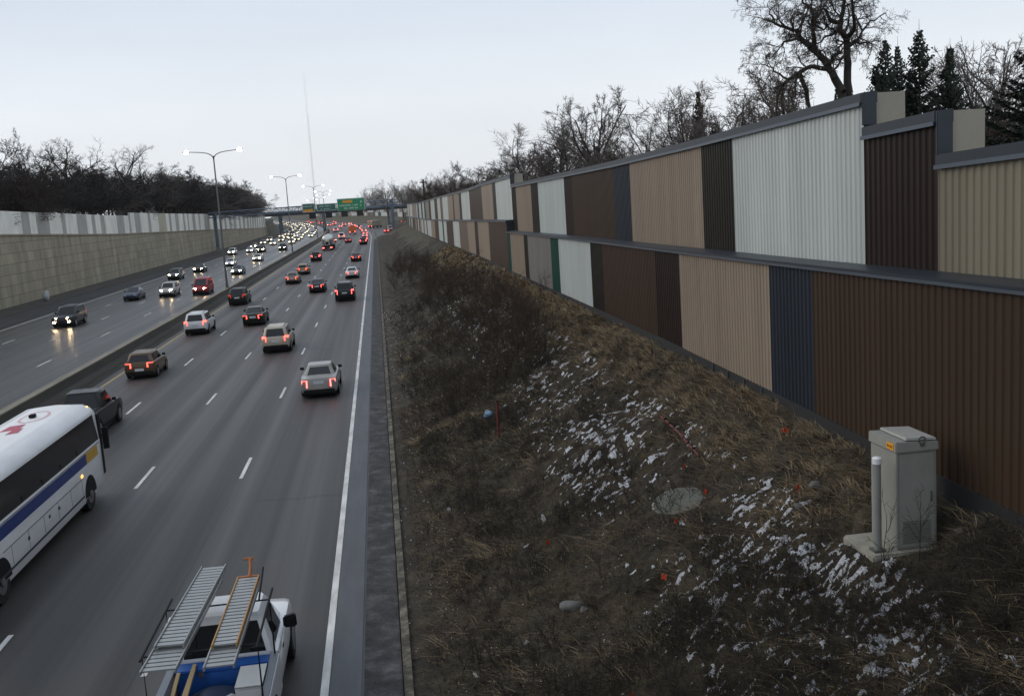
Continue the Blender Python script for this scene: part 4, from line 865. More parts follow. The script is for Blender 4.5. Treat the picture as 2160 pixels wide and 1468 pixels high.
sign(-10.2,-2.55,8.75,12.15,'sign_green','large bright green gantry sign with a yellow plaque and two lines of white lettering',[(-.45,.10,-3.2,1.9),(-1.28,-.72,-2.0,1.9),(.25,.95,2.6,3.2),(-.75,-.1,2.6,3.3)],(-2.3,.35,.48,1.18))
sign(-19.8,-16.4,9.0,11.4,'sign_dull','smaller dull green road sign with an orange bottom plaque, near the second lamp post',[(.25,.65,-1.3,1.2)],(-1.45,1.2,-1.05,-.35))
sign(-15.9,-10.6,9.1,11.1,'sign_dull','dull green road sign between the orange plaque sign and the bright green one',[(.1,.5,-1.9,1.8),(-.6,-.25,-1.6,1.2)],None)
for x, lab in ((-17.2,'black lane signal box under the dull orange plaque sign'),(-12.7,'black lane signal box left of the bright green sign'),(-8.45,'black lane signal box under the left half of the bright green sign'),(-4.15,'black lane signal box under the right half of the bright green sign')):
    s = thing('lane_signal', lab, 'lane signal', (x, GY-.95, 7.95), 0, 'lane signals under the gantry')
    m = MB(); m.box(-.88,.88,-.18,.18,-.78,.78); m.build('housing', M['black'], s, bevel=.03); m = MB(); m.box(-.80,.80,-.19,-.182,-.70,.70); m.build('display', M['dark_trim'], s)
    m = MB(); m.box(-.06,.06,.0,.12,.783,1.3); m.build('hanger', M['dark_steel'], s)

# ------------------------------------------------------------------ overpass beyond the gantry
OY = 470.; ov = thing('overpass', 'long dark road bridge crossing behind the gantry', 'bridge', (-20, OY, 0))
def O(mb, name, m, **k): return kid(mb.build(name, m, **k), ov)
def oz(x): return 9.0 - (x+20)*.004
m = MB(); m.hexa([(-150,OY,oz(-150)),(90,OY,oz(90)),(90,OY+11,oz(90)),(-150,OY+11,oz(-150)),(-150,OY,oz(-150)+1.0),(90,OY,oz(90)+1.0),(90,OY+11,oz(90)+1.0),(-150,OY+11,oz(-150)+1.0)]); O(m, 'deck', M['blue_steel'])
m = MB()
for yy in (OY+.6, OY+5, OY+9.6): m.hexa([(-150,yy,oz(-150)-1.15),(90,yy,oz(90)-1.15),(90,yy+.5,oz(90)-1.15),(-150,yy+.5,oz(-150)-1.15),(-150,yy,oz(-150)-.01),(90,yy,oz(90)-.01),(90,yy+.5,oz(90)-.01),(-150,yy+.5,oz(-150)-.01)])
O(m, 'girder', M['dark_steel'])
m = MB()
for yy in (OY+.1, OY+10.8):
    for dz in (1.25,1.55,1.85,2.15,2.45): m.bar((-150,yy,oz(-150)+dz),(90,yy,oz(90)+dz),.05,4)
    for x in range(-150, 91, 2): m.bar((x,yy,oz(x)+1.0),(x,yy,oz(x)+2.5),.05,4)
O(m, 'railing', M['dark_steel'])
for x in (-66, -43, -23.5, 6):
    m = MB()
    for yy in (OY+1.5, OY+5.5, OY+9.5): m.tube([(x,yy,-.5),(x,yy,oz(x)-1.9)],.5,10)
    m.box(x-.7,x+.7,OY+.5,OY+10.6,oz(x)-1.9,oz(x)-1.16); O(m, 'pier', M['blue_steel'])
# banks under the bridge ends
tag(lumpy('earth_bank', (-66,500,0), (15,60,7.5), M['field'], 'brown bank', 'bank', 8, sub=3, rough=.05), 'brown grassy bank below the left end of the overpass', 'bank', kind='structure')

# ------------------------------------------------------------------ mast, utility pole
ma = thing('radio_mast', 'tall thin pale radio mast fading into the sky above the gantry', 'radio mast', (-66, 1180, 8))
m = MB()
def mastx(z): return 0
for a in range(3):
    ax, ay = cos(a*2.094)*.9, sin(a*2.094)*.9; m.tube([(ax,ay,0),(ax,ay,150)],[.11,.04],4)
z = 0; k = 0
while z < 108:
    for a in range(3):
        p = (cos(a*2.094)*.9,sin(a*2.094)*.9,z); q = (cos((a+1)*2.094)*.9,sin((a+1)*2.094)*.9,z+3); m.bar(p,q,.07,3)
    z += 3
m.build('lattice', M['mast'], ma); m = MB(); m.tube([(0,0,150),(0,0,157)],.08,4); m.build('aerial', M['mast'], ma)
m = MB()
for a in range(3):
    for zz in (60,120): m.bar((cos(a*2.094+.5)*70,sin(a*2.094+.5)*70,0),(0,0,zz),.03,3)
m.build('guy_wire', M['mast'], ma)
up = thing('utility_pole', 'dark wooden utility pole rising behind the far noise wall', 'utility pole', (14.7, 300, 5))
m = MB(); m.tube([(0,0,0),(0,0,11.4)],[.35,.26],8); m.build('pole', M['bark'], up); m = MB(); m.box(-1.1,1.1,-.1,.1,10.3,10.5); m.build('crossarm', M['bark'], up)

# ------------------------------------------------------------------ utility cabinet on the embankment
cb = thing('utility_cabinet', 'tall grey green utility cabinet with an orange warning sticker, in front of the noise wall', 'utility cabinet', (7.82, 14.6, 3.32))
m = MB(); m.box(0,.68,0,.84,.02,1.62); m.build('housing', M['cabinet'], cb, bevel=.012)
m = MB(); m.hexa([(-.025,-.03,1.623),(.705,-.03,1.623),(.705,.87,1.623),(-.025,.87,1.623),(-.02,-.025,1.80),(.70,-.025,1.76),(.70,.865,1.76),(-.02,.865,1.80)]); m.build('hood', M['cabinet'], cb, bevel=.012)
m = MB(); m.hexa([(.16,.0,1.805),(.68,.0,1.775),(.68,.84,1.775),(.16,.84,1.805),(.17,.01,1.845),(.67,.01,1.815),(.67,.83,1.815),(.17,.83,1.845)]); m.build('lid', M['cab_top'], cb, bevel=.006)
m = MB(); pts = [(.42+.055*cos(a),-.033,1.80+.055*sin(a)) for a in [pi*2*k/14 for k in range(15)]]; m.tube(pts,.013,6); m.box(.385,.455,-.045,-.028,1.70,1.76); m.build('lifting_eye', M['vent'], cb)
m = MB(); m.box(-.034,-.026,.03,.25,1.655,1.76); m.build('warning_sticker', M['sticker'], cb)
m = MB()
for k in range(4): m.box(-.0365,-.0345,.06+k*.045,.085+k*.045,1.69,1.725)
m.build('sticker_print', M['sticker_ink'], cb)
m = MB()
for k in range(14): m.box(.10,.58,-.006,-.001,.12+k*.027,.128+k*.027)
m.build('louvre', M['vent'], cb)
m = MB(); m.box(.03,.65,-.0035,-.001,.05,.056); m.box(.03,.65,-.0035,-.001,1.59,1.596); m.box(.03,.036,-.0035,-.001,.056,1.59); m.box(.644,.65,-.0035,-.001,.056,1.59); m.build('door_seam', M['vent'], cb)
m = MB(); m.box(.57,.60,-.02,-.002,.78,.95); m.build('door_handle', M['vent'], cb)
pd = thing('concrete_pad', 'low weathered concrete pad under the utility cabinet', 'concrete pad', (7.82,14.6,3.32))
m = MB(); m.box(-.46,.74,-.13,.96,-.5,.015); m.build('slab', M['concrete'], pd, bevel=.03)
pp = thing('vent_pipe', 'pale capped standing pipe beside the utility cabinet', 'pipe', (7.545,14.70,3.335))
m = MB(); m.tube([(0,0,0),(0,0,1.48)],.062,16); m.build('tube', M['pvc'], pp, auto=.8); m = MB(); m.tube([(0,0,1.44),(0,0,1.53),(0,0,1.55)],[.074,.074,.05],16); m.build('cap', M['cab_white'], pp, auto=.8)
m = MB(); m.box(-.1,.1,-.1,.1,0,.035); m.build('flange', M['vent'], pp)

# ------------------------------------------------------------------ embankment with old snow
PX = ip([(-.2,-.05),(.0,.05),(.6,.14),(1.5,.33),(3,.95),(6.1,2.48),(7.8,3.30),(8.4,3.75),(9.05,4.12),(10,4.5)])
def nz2(x, y, seed=0):                            # lattice value noise
    xi, yi = np.floor(x).astype(np.int64), np.floor(y).astype(np.int64); fx, fy = x-xi, y-yi; fx = fx*fx*(3-2*fx); fy = fy*fy*(3-2*fy)
    def h(a, b):
        n = (a*374761393 + b*668265263 + seed*982451653) & 0xffffffff; n = ((n ^ (n >> 13))*1274126177) & 0xffffffff
        return ((n ^ (n >> 16)) & 0xffff)/65535.
    return (h(xi,yi)*(1-fx)+h(xi+1,yi)*fx)*(1-fy)+(h(xi,yi+1)*(1-fx)+h(xi+1,yi+1)*fx)*fy
def fbm(x, y, o=4, seed=0):
    v = 0; a = .5; s = 0
    for k in range(o): v = v+a*nz2(x*2**k, y*2**k, seed+k); s += a; a *= .55
    return v/s
gx = np.array([-.2,-.1,0,.15,.3,.6,1,1.5,2,3,4,5,6.1,7,7.8,8.4,9.05,10]); gz_ = np.array([PX(x) for x in gx])
def flat(y): return np.clip((y-285)/60, 0, 1)
def slope(x, y):
    x = np.asarray(x, float); y = np.asarray(y, float)
    bz = np.interp(y, [-10,13,20,30,43,70,82,95,121,151,205,480],[4.05,4.08,4.18,4.30,4.27,4.18,4.26,4.16,4.03,3.75,3.5,3.2])
    z = np.interp(x, gx, gz_); z = np.where(x > .6, z*bz/4.15, z)
    w = np.clip((x-.3)/1.2, 0, 1)*np.clip((9.2-x)/.8, .15, 1)
    z = z+w*((fbm(x*.55, y*.45, 3, 5)-.5)*.75+(fbm(x*2.4, y*2.4, 3, 9)-.5)*.26+(fbm(x*7, y*7, 2, 15)-.5)*.09)
    pad = np.exp(-(((x-7.95)/.9)**4+((y-14.9)/.9)**4)); z = z*(1-pad)+3.30*pad
    man = np.exp(-(((x-6.1)/.85)**4+((y-20.9)/.95)**4)); z = z*(1-man)+(2.45+(x-6.1)*.30)*man
    return z
def snowmask(x, y):
    band = np.clip((x-2.6)/1.9, 0, 1)*np.clip((8.3-x)/.7, 0, 1)
    near = np.interp(y, [8,12,18,24,33,45,60,85,110],[1.0,1.01,1.01,1.0,.97,1.03,1.0,.6,0])
    big = fbm(x*.42+3, y*.36+1, 3, 21); fine = .50*fbm(x*3.4+y*.8, y*8-x*1.2, 4, 33)+.50*nz2(x*11, y*16, 41)
    clear = np.exp(-(((x-6.2)/1.1)**2+((y-20.6)/1.5)**2))+.6*np.exp(-(((x-3.7)/1.6)**2+((y-19)/4.)**2))+np.exp(-(((x-8.2)/.8)**2+((y-15)/1.2)**2))
    fine = fine+np.clip((22-y)/6, 0, 1)*(nz2(x*23, y*27, 43)-.5)*.26
    s = fine + (big-.5)*.22 - (1-band*near)*.5 - clear*.25
    return s - .578                                # > 0 : snow
def emb(y0, y1, dx, dy, name, label):
    xs = np.concatenate([[-.12,-.02], np.arange(.05, 9.3, dx), [9.6]]); ys = np.arange(y0, y1+dy, dy); Xg, Yg = np.meshgrid(xs, ys)
    C = np.array([cv(v) for v in ys])[:,None]; Z = slope(Xg, Yg); f = flat(Yg)
    ramp = np.where((Xg < 7.6), .02, Z); Z = Z*(1-f)+np.minimum(Z, ramp-.05)*f
    sm = snowmask(Xg, Yg); Z = Z+np.clip(sm*.8, 0, .035); mask = sm > .0
    Vv = np.stack([Xg+C, Yg, Z], -1).reshape(-1,3); nx, ny = len(xs), len(ys)
    I = np.arange(nx*ny).reshape(ny, nx); Fq = np.stack([I[:-1,:-1],I[:-1,1:],I[1:,1:],I[1:,:-1]], -1).reshape(-1,4)
    mi = (mask[:-1,:-1].astype(int)+mask[1:,1:]+mask[:-1,1:]+mask[1:,:-1] >= 3).astype(np.int32).ravel()
    return tag(link(name, np_mesh(name, Vv, Fq, [M['soil'], M['snow']], smooth=True, mi=mi)), label, 'embankment', kind='structure')
emb(4, 9.5, .10, .10, 'embankment', 'nearest strip of the brown embankment under the camera')
emb(9.5, 20, .032, .034, 'embankment', 'near part of the brown embankment with flecks of old snow around the cabinet')
emb(20, 34, .05, .055, 'embankment', 'part of the brown embankment with flecks of old snow round the manhole lid')
emb(34, 110, .09, .11, 'embankment', 'middle part of the brown embankment below the noise wall')
emb(110, 420, .4, 1.0, 'embankment', 'far part of the embankment narrowing towards the slip road')

# ---- dead grass, litter leaves (uncountable: stuff)
def blades(n, xr, yr, lh, wd, lean, mt, name, label, dens=None, flow=(.0,0.), seed=1, power=1.):
    r = np.random.default_rng(seed); nc = max(1, n//14); ci = r.integers(0, nc, n); cx = r.uniform(*xr, nc); cy = yr[0]+(yr[1]-yr[0])*r.uniform(0,1,nc)**power; ca = r.uniform(0,2*pi,nc); cs = r.uniform(.03,.13,nc)
    x = np.clip(cx[ci]+r.normal(size=n)*cs[ci], xr[0], xr[1]); y = cy[ci]+r.normal(size=n)*cs[ci]
    keep = np.ones(n, bool)
    if dens is not None: keep &= r.uniform(0,1,n) < dens(x, y)
    keep &= ~((np.abs(x-8.0) < .62) & (np.abs(y-15.0) < .68)); keep &= ((x-6.1)/.56)**2+((y-20.9)/.80)**2 > 1
    x, y = x[keep], y[keep]; n = len(x); z = slope(x, y)-.01
    h = r.uniform(lh[0], lh[1], n)*(.6+.8*fbm(x*.9, y*.9, 2, 55)); a = ca[ci[keep]]+r.normal(size=n)*.7; t = r.uniform(lean[0], lean[1], n)
    dx = np.cos(a)*np.sin(t)+flow[0]; dy = np.sin(a)*np.sin(t)+flow[1]; dz = np.cos(t)
    w = r.uniform(wd[0], wd[1], n)*(1+np.maximum(0,(y-25)/30)); px, py = -np.sin(a)*w, np.cos(a)*w
    P0 = np.stack([x-px,y-py,z],-1); P1 = np.stack([x+px,y+py,z],-1); mid = np.stack([x+dx*h*.55, y+dy*h*.55, z+dz*h*.62],-1)
    M0 = mid-np.stack([px,py,0*px],-1)*.7; M1 = mid+np.stack([px,py,0*px],-1)*.7; T = np.stack([x+dx*h*1.15, y+dy*h*1.15, z+dz*h*.85],-1)
    V = np.stack([P0,P1,M1,M0,T], 1).reshape(-1,3); b = np.arange(n)[:,None]*5
    Q = np.concatenate([b+np.array([[0,1,2]]), b+np.array([[0,2,3]]), b+np.array([[3,2,4]])], 0)
    return tag(link(name, np_mesh(name, V, Q, mt)), label, 'grass', kind='stuff')
def d_gr(x, y): return np.clip(np.clip((x+.3)/1.5, .25, 1)*(.25+1.1*fbm(x*.8, y*.7, 3, 71))*np.where(snowmask(x, y) > .01, .8, 1.), 0, 1)
def d_tan(x, y): return np.clip(np.interp(y,[10,15,18,30],[.28,.42,.75,1.])*np.clip((x-6.6)/1.6, 0, 1)*1.0+(fbm(x*.5,y*.5,3,81)-.50)*1.3, 0, 1)*np.where(snowmask(x,y) > .01, .6, 1)  # straw thinned towards the camera to darken the near slope
blades(260000,(.1,8.95),(7,46),(.06,.24),(.003,.007),(.8,1.5),M['grass_brown'],'grass','dead brown grass matted over the embankment',d_gr,(-.6,-.1),1,1.35)
blades(170000,(.6,8.95),(7,70),(.14,.42),(.004,.008),(.6,1.4),M['grass_tan'],'grass','dry straw coloured grass near the foot of the noise wall',d_tan,(-.65,-.1),2,1.3)
blades(90000,(.5,8.6),(7,60),(.05,.18),(.003,.006),(.6,1.4),M['grass_olive'],'grass','faded olive green grass tufts on the embankment',lambda x,y: np.clip((fbm(x*.45,y*.4,3,91)-.44)*4,0,1)*np.where(snowmask(x,y) > .01,.3,1),(-.2,0),3,1.3)
blades(70000,(1.0,8.95),(44,130),(.15,.4),(.006,.012),(.5,1.4),M['grass_tan'],'grass','straw coloured grass on the far embankment',lambda x,y: np.clip((x-5)/3+.15,0,1)*.8,(-.2,0),4,1.)
blades(90000,(2.0,8.9),(7,15.5),(.10,.30),(.003,.007),(.5,1.4),M['weed'],'grass','dark dead grass on the near lower right of the embankment',lambda x,y: np.clip((fbm(x*.9,y*.9,3,131)-.30)*3,0,1)*np.clip((15.5-y)/3,0,1),(-.4,0),8,1.2)  # dead grass thickened near the camera, added to darken that corner
def leaves(n, seed, mt, name, label, xr=(.3,8.8), yr=(7,45), s=(.012,.035), dens=None, pw=1.5):
    r = np.random.default_rng(seed); x = r.uniform(*xr, n); y = yr[0]+(yr[1]-yr[0])*r.uniform(0,1,n)**pw
    if dens is not None: k = r.uniform(0,1,n) < dens(x,y); x, y = x[k], y[k]
    k = ~((np.abs(x-7.85) < .75) & (np.abs(y-14.85) < .6)); x, y = x[k], y[k]; n = len(x)
    z = slope(x, y)+r.uniform(.01,.06,n); sz = r.uniform(*s, n)*(1+np.maximum(0,(y-20)/40)); c = np.stack([x,y,z],-1)
    def rv(): v = r.normal(size=(n,3)); v[:,2] *= .5; return v/np.linalg.norm(v,axis=1,keepdims=True)
    u, v = rv()*sz[:,None], rv()*sz[:,None]*.7
    V = np.stack([c-u, c+v*.8, c+u, c-v],1).reshape(-1,3); b = np.arange(n)[:,None]*4
    return tag(link(name, np_mesh(name, V, b+np.array([[0,1,2,3]]), mt)), label, 'leaf litter', kind='stuff')
leaves(120000, 5, M['leaf'], 'leaf_litter', 'dead leaves scattered over the embankment', dens=lambda x,y: np.clip(.35+(fbm(x,y,3,101)-.4)*2,0,1)*np.clip(1.3-x/9,.3,1))
leaves(9000, 6, M['litter'], 'litter', 'small pale scraps of litter and gravel on the lower embankment', xr=(-.1,6.5), yr=(6,90), s=(.007,.026), dens=lambda x,y: np.clip((fbm(x*1.5,y*1.5,3,111)-.42)*4,.05,1), pw=1.3)

leaves(2600, 9, M['litter_tan'], 'litter', 'pale band of washed up debris along the lower embankment', xr=(.55,1.15), yr=(8,90), s=(.010,.035), dens=lambda x,y: np.clip((fbm(x*2,y*.8,3,141)-.38)*5,.05,1), pw=1.3)
leaves(1500, 10, M['leaf'], 'leaf_litter', 'dead leaves and grit on the gutter', xr=(-.95,.1), yr=(8,70), s=(.008,.022), pw=1.3)

# ------------------------------------------------------------------ branching plants
def seg_mesh(name, segs, mt, nthick=6, thin=.03):
    A = np.array([s[0] for s in segs]); B = np.array([s[1] for s in segs]); r0 = np.array([s[2] for s in segs]); r1 = np.array([s[3] for s in segs])
    d = B-A; d /= np.maximum(np.linalg.norm(d,axis=1,keepdims=True),1e-6); ref = np.where(np.abs(d[:,2:3]) < .9, [[0,0,1.]], [[1.,0,0]])
    u = np.cross(d, ref); u /= np.linalg.norm(u,axis=1,keepdims=True); v = np.cross(d, u)
    Vs, Fs, off = [], [], 0
    for sel, n in ((r0 >= thin, nthick), (r0 < thin, 3)):
        k = np.where(sel)[0]
        if not len(k): continue
        ang = np.arange(n)*2*pi/n; ring = u[k][:,None]*np.cos(ang)[None,:,None]+v[k][:,None]*np.sin(ang)[None,:,None]
        lo_ = A[k][:,None]+ring*r0[k][:,None,None]; hi_ = B[k][:,None]+ring*r1[k][:,None,None]
        Vs.append(np.concatenate([lo_,hi_],1).reshape(-1,3)); b = (np.arange(len(k))*2*n)[:,None,None]+off
        i = np.arange(n); q = np.stack([i,(i+1)%n,n+(i+1)%n,n+i],-1)[None]; Fs.append((b+q).reshape(-1,4)); off += len(k)*2*n
    return np_mesh(name, np.concatenate(Vs), np.concatenate(Fs), mt, smooth=True)
def rot_about(d, ang, az):
    d = d.normalized(); a = d.cross(Vector((0,0,1)) if abs(d.z) < .95 else Vector((1,0,0))).normalized(); b = d.cross(a)
    return (d*cos(ang)+(a*cos(az)+b*sin(az))*sin(ang)).normalized()
def grow(R, out, p, d, L, r, lvl, P):
    """P: per level dict(n children, ang, ratio, wig, up, seg)"""
    q = P[min(lvl, len(P)-1)]; ns = q['seg']; st = L/ns; pts = [p]; tip = r*q.get('tip',.45)
    for i in range(ns):
        d = (d+Vector((R.gauss(0,1),R.gauss(0,1),R.gauss(0,1)))*q['wig']+Vector((0,0,q['up']))).normalized(); p2 = p+d*st
        ra, rb = r+(tip-r)*i/ns, r+(tip-r)*(i+1)/ns; out.append((tuple(p),tuple(p2),ra,rb,lvl)); p = p2; pts.append((p, d, rb))
    if lvl+1 >= len(P)+0: return
    for k in range(q['n']):
        f = q.get('from',.3)+(1-q.get('from',.3))*(k+R.random())/q['n']; i = min(ns, max(1, round(f*ns))); pp, dd, rr_ = pts[i]
        grow(R, out, pp, rot_about(dd, radians(R.gauss(q['ang'],10)), R.uniform(0,2*pi)), L*q['ratio']*R.uniform(.7,1.2)*(1.1-.4*f), max(rr_*q.get('rr',.62), P[-1].get('rmin',.006)), lvl+1, P)
ELM = [dict(n=8,ang=38,ratio=.62,wig=.07,up=.05,seg=8,**{'from':.28}),dict(n=6,ang=38,ratio=.55,wig=.13,up=.07,seg=6),dict(n=6,ang=40,ratio=.55,wig=.17,up=.05,seg=5),dict(n=7,ang=40,ratio=.6,wig=.2,up=.03,seg=4),dict(n=0,ang=40,ratio=.5,wig=.22,up=.02,seg=3,rmin=.015)]
OAK = [dict(n=8,ang=55,ratio=.70,wig=.14,up=.03,seg=7,**{'from':.30}),dict(n=7,ang=48,ratio=.55,wig=.24,up=.03,seg=7),dict(n=6,ang=48,ratio=.52,wig=.28,up=.02,seg=5),dict(n=5,ang=45,ratio=.55,wig=.3,up=.0,seg=4),dict(n=0,ang=45,ratio=.5,wig=.3,up=0,seg=3,rmin=.012)]
VASE = [dict(n=5,ang=26,ratio=.85,wig=.06,up=.05,seg=5,**{'from':.35}),dict(n=7,ang=30,ratio=.5,wig=.10,up=.08,seg=7,**{'from':.25}),dict(n=6,ang=36,ratio=.5,wig=.15,up=.06,seg=5),dict(n=8,ang=38,ratio=.6,wig=.18,up=.04,seg=4),dict(n=0,ang=40,ratio=.5,wig=.2,up=.02,seg=3,rmin=.015)]
DENSE = [dict(n=12,ang=50,ratio=.55,wig=.08,up=.04,seg=8,**{'from':.08}),dict(n=7,ang=42,ratio=.55,wig=.15,up=.06,seg=5,**{'from':.1}),dict(n=6,ang=42,ratio=.6,wig=.2,up=.04,seg=4,**{'from':.1}),dict(n=7,ang=42,ratio=.7,wig=.2,up=.04,seg=3),dict(n=0,ang=42,ratio=.5,wig=.22,up=.03,seg=2,rmin=.022)]
BIRCH = [dict(n=16,ang=42,ratio=.40,wig=.05,up=.04,seg=9,**{'from':.12}),dict(n=8,ang=38,ratio=.5,wig=.12,up=.06,seg=5,**{'from':.15}),dict(n=6,ang=38,ratio=.55,wig=.18,up=.02,seg=4),dict(n=0,ang=38,ratio=.5,wig=.2,up=-.02,seg=3,rmin=.012)]
TREES = {}
def tree_proto(key, P, H, r, seed, twig, split=1):
    R = random.Random(seed); out = []; grow(R, out, Vector((0,0,-.3)), Vector((0,0,1)), H, r, 0, P)
    zmax = max(s[1][2] for s in out); TREES[key] = (seg_mesh('trunk', [s for s in out if s[4] <= split], M['bark']), seg_mesh('crown', [s for s in out if s[4] > split], twig), zmax)
def put_tree(key, x, y, z, h, label, group=None, rz=0., sx=1., name='bare_tree', cat='tree'):
    tm, cm, zm = TREES[key]; t = thing(name, label, cat, (x,y,z), rz, group); s = h/zm; t.scale = (s*sx, s*sx, s)
    link('trunk', tm, t); link('crown', cm, t); return t
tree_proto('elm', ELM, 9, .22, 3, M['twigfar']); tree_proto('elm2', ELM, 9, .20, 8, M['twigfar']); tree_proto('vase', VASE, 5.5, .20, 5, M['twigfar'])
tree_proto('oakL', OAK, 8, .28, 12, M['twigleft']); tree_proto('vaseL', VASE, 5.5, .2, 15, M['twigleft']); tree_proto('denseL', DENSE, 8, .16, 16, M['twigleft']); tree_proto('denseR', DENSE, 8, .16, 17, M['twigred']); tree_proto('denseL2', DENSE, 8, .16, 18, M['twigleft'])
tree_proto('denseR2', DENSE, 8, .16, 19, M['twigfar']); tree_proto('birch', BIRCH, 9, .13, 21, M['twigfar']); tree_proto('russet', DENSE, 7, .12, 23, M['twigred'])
# the big gnarled tree: hand laid limbs on its own depth, twigs grown from them
def big_oak():
    Yo, ox = 50., 0.
    def at(zx, zy, dy=0.):                          # limb sketch grid -> metres on the tree's plane
        return Vector((-(870-zx)*.00720+(-.0), dy, (640-zy)*.00748))
    R = random.Random(44); out = []
    limbs = [([(905,900,0),(880,700,0),(870,610,0),(800,480,.2),(760,390,.3),(690,320,.4),(600,240,.6),(585,190,.7),(540,170,.8),(440,130,.9),(380,90,1.1)],.30,.05),
             ([(690,320,.4),(665,235,0),(650,170,-.2),(655,110,-.3),(620,60,-.4),(560,30,-.5),(520,-40,-.5)],.15,.04),
             ([(930,900,.4),(935,700,.4),(935,470,.4),(945,330,.5),(930,260,.4),(880,190,.3),(885,110,.2),(900,20,.2),(885,-80,.1),(850,-200,.0)],.28,.06),
             ([(945,330,.5),(1020,275,.9),(1060,262,1.1),(1120,190,1.4),(1200,130,1.6),(1330,70,1.8)],.12,.03),
             ([(1020,275,.9),(1085,280,.8),(1140,295,.7)],.08,.03),([(885,155,.3),(780,145,-.2),(735,105,-.5),(690,80,-.8),(640,95,-1.)],.14,.04),
             ([(930,260,.4),(945,215,-.3),(905,120,-.8),(870,20,-1.2),(830,-60,-1.4),(740,-120,-1.6)],.13,.04),
             ([(785,450,.2),(720,440,.3),(650,425,.4),(590,470,.6),(520,505,.8),(470,540,.9),(440,620,.9),(430,760,.9)],.15,.06),
             ([(520,505,.8),(440,430,1.1),(400,400,1.2),(330,370,1.3)],.07,.02),([(800,400,.2),(840,370,.6),(905,340,.9),(930,290,1.2)],.10,.04),
             ([(600,240,.6),(520,250,.0),(420,280,-.4),(360,330,-.7),(270,400,-1.)],.09,.02),([(590,470,.6),(640,590,.7),(665,700,.7)],.14,.12),
             ([(655,170,-.2),(720,200,-.5),(750,160,-.8),(770,90,-1.)],.07,.02),([(440,130,.9),(400,60,.8),(370,0,.7)],.06,.02),([(1120,190,1.4),(1085,90,1.6),(1040,0,1.7)],.06,.02),([(880,190,.3),(800,230,.9),(770,270,1.1),(700,260,1.4)],.08,.02)]
    TW = [dict(n=0,ang=50,ratio=.6,wig=.3,up=.02,seg=5),dict(n=6,ang=48,ratio=.6,wig=.22,up=.01,seg=6,**{'from':.12}),dict(n=5,ang=46,ratio=.55,wig=.26,up=-.02,seg=5),dict(n=4,ang=42,ratio=.6,wig=.28,up=-.05,seg=4),dict(n=0,ang=40,ratio=.6,wig=.25,up=-.08,seg=3,rmin=.009)]
    for pts, ra, rb in limbs:
        P3 = [at(*p) for p in pts]; fine = []
        for a, b in zip(P3[:-1], P3[1:]):
            for k in range(3): fine.append(a+(b-a)*k/3+Vector((R.gauss(0,.03),R.gauss(0,.05),R.gauss(0,.03))))
        fine.append(P3[-1]); n = len(fine)-1
        for i in range(n):
            r0, r1 = ra+(rb-ra)*i/n, ra+(rb-ra)*(i+1)/n; out.append((tuple(fine[i]),tuple(fine[i+1]),r0*.86,r1*.86,0))
            if i > n*.22 and fine[i].z > .6:
                for _ in range(1 if R.random() < .8 else 0):
                    dd = (fine[i+1]-fine[i]).normalized(); grow(R, out, fine[i+1], rot_about(dd, radians(R.uniform(35,80)), R.uniform(0,2*pi)), R.uniform(.8,1.7), r1*.28+.012, 1, TW)
    t = thing('oak_tree', 'big gnarled bare oak with twisting limbs towering over the noise wall', 'tree', (24.05, Yo, 13.35))
    link('trunk', seg_mesh('trunk', [s for s in out if s[4] == 0], M['bark'], 8), t); link('crown', seg_mesh('crown', [s for s in out if s[4] > 0], M['twig'], 5, .02), t)
    # trunk continues down to the ground
    m = MB()
    for x, zt_ in ((.25,-1.9),(.47,-1.9),(-3.17,-.85),(-1.48,-.42)): m.tube([(x,.4,-8.5),(x,.4,zt_)],[.36,.30 if x > 0 else .12],8)
    m.build('stem', M['bark'], t)
    return t
big_oak()
# ---- spruces
def spruce_proto(key, H, rad, seed, mt, sparse=1.):
    R = random.Random(seed); V = []; F = []; tr = MB(); tr.tube([(0,0,-.3),(0,0,H*.9),(0,0,H*1.03)],[H*.018,.03,.008],8); z = H*.06; segs = []
    while z < H*.985:
        f = z/H; rr_ = rad*(1-f)**.95*R.choice([.65,.95,1.15,1.25])+.03; nb = R.randint(8,11)
        for b in range(nb):
            if R.random() > sparse: continue
            az = R.uniform(0,2*pi); L = rr_*R.uniform(.65,1.18); dr = radians(R.uniform(-22,8)+f*28); nS = max(3,int(L/.16)); px, py, pz = 0.,0.,z
            for i in range(nS):
                u = (i+1)/nS; e = dr+u*.35; st = L/nS; px += cos(az)*cos(e)*st; py += sin(az)*cos(e)*st; pz += sin(e)*st-.02*(1-f)
                for sgn in (-1,1,0):
                    ln = (.22+.20*(1-u))*(.16+.84*(1-f))*1.7*R.uniform(.7,1.25); aa = az+sgn*R.uniform(.5,1.1); dz = -R.uniform(.05,.55) if R.random() < .8 else .25
                    q = len(V); wx, wy = -sin(aa)*.075, cos(aa)*.075
                    V += [(px-wx,py-wy,pz),(px+wx,py+wy,pz+.02),(px+cos(aa)*ln,py+sin(aa)*ln,pz+dz*ln),(px+cos(aa)*ln*.5,py+sin(aa)*ln*.5,pz+dz*ln*.5-.10)]
                    F += [(q,q+1,q+2),(q,q+2,q+3)]
        z += (.20+.16*(1-f))*H/12
    TREES[key] = (tr.mesh('trunk', M['bark']), np_mesh('crown', V, F, mt), H)
spruce_proto('spruce', 12, 4.0, 31, M['needle']); spruce_proto('spruce2', 12, 3.6, 32, M['needle']); spruce_proto('spruce3', 12, 4.4, 33, M['needle']); spruce_proto('spruceopen', 12, 4.0, 36, M['needle'], .62); spruce_proto('drytree', 9, 1.5, 35, M['needledry'], .8)
ER = 'spruces behind the noise wall'
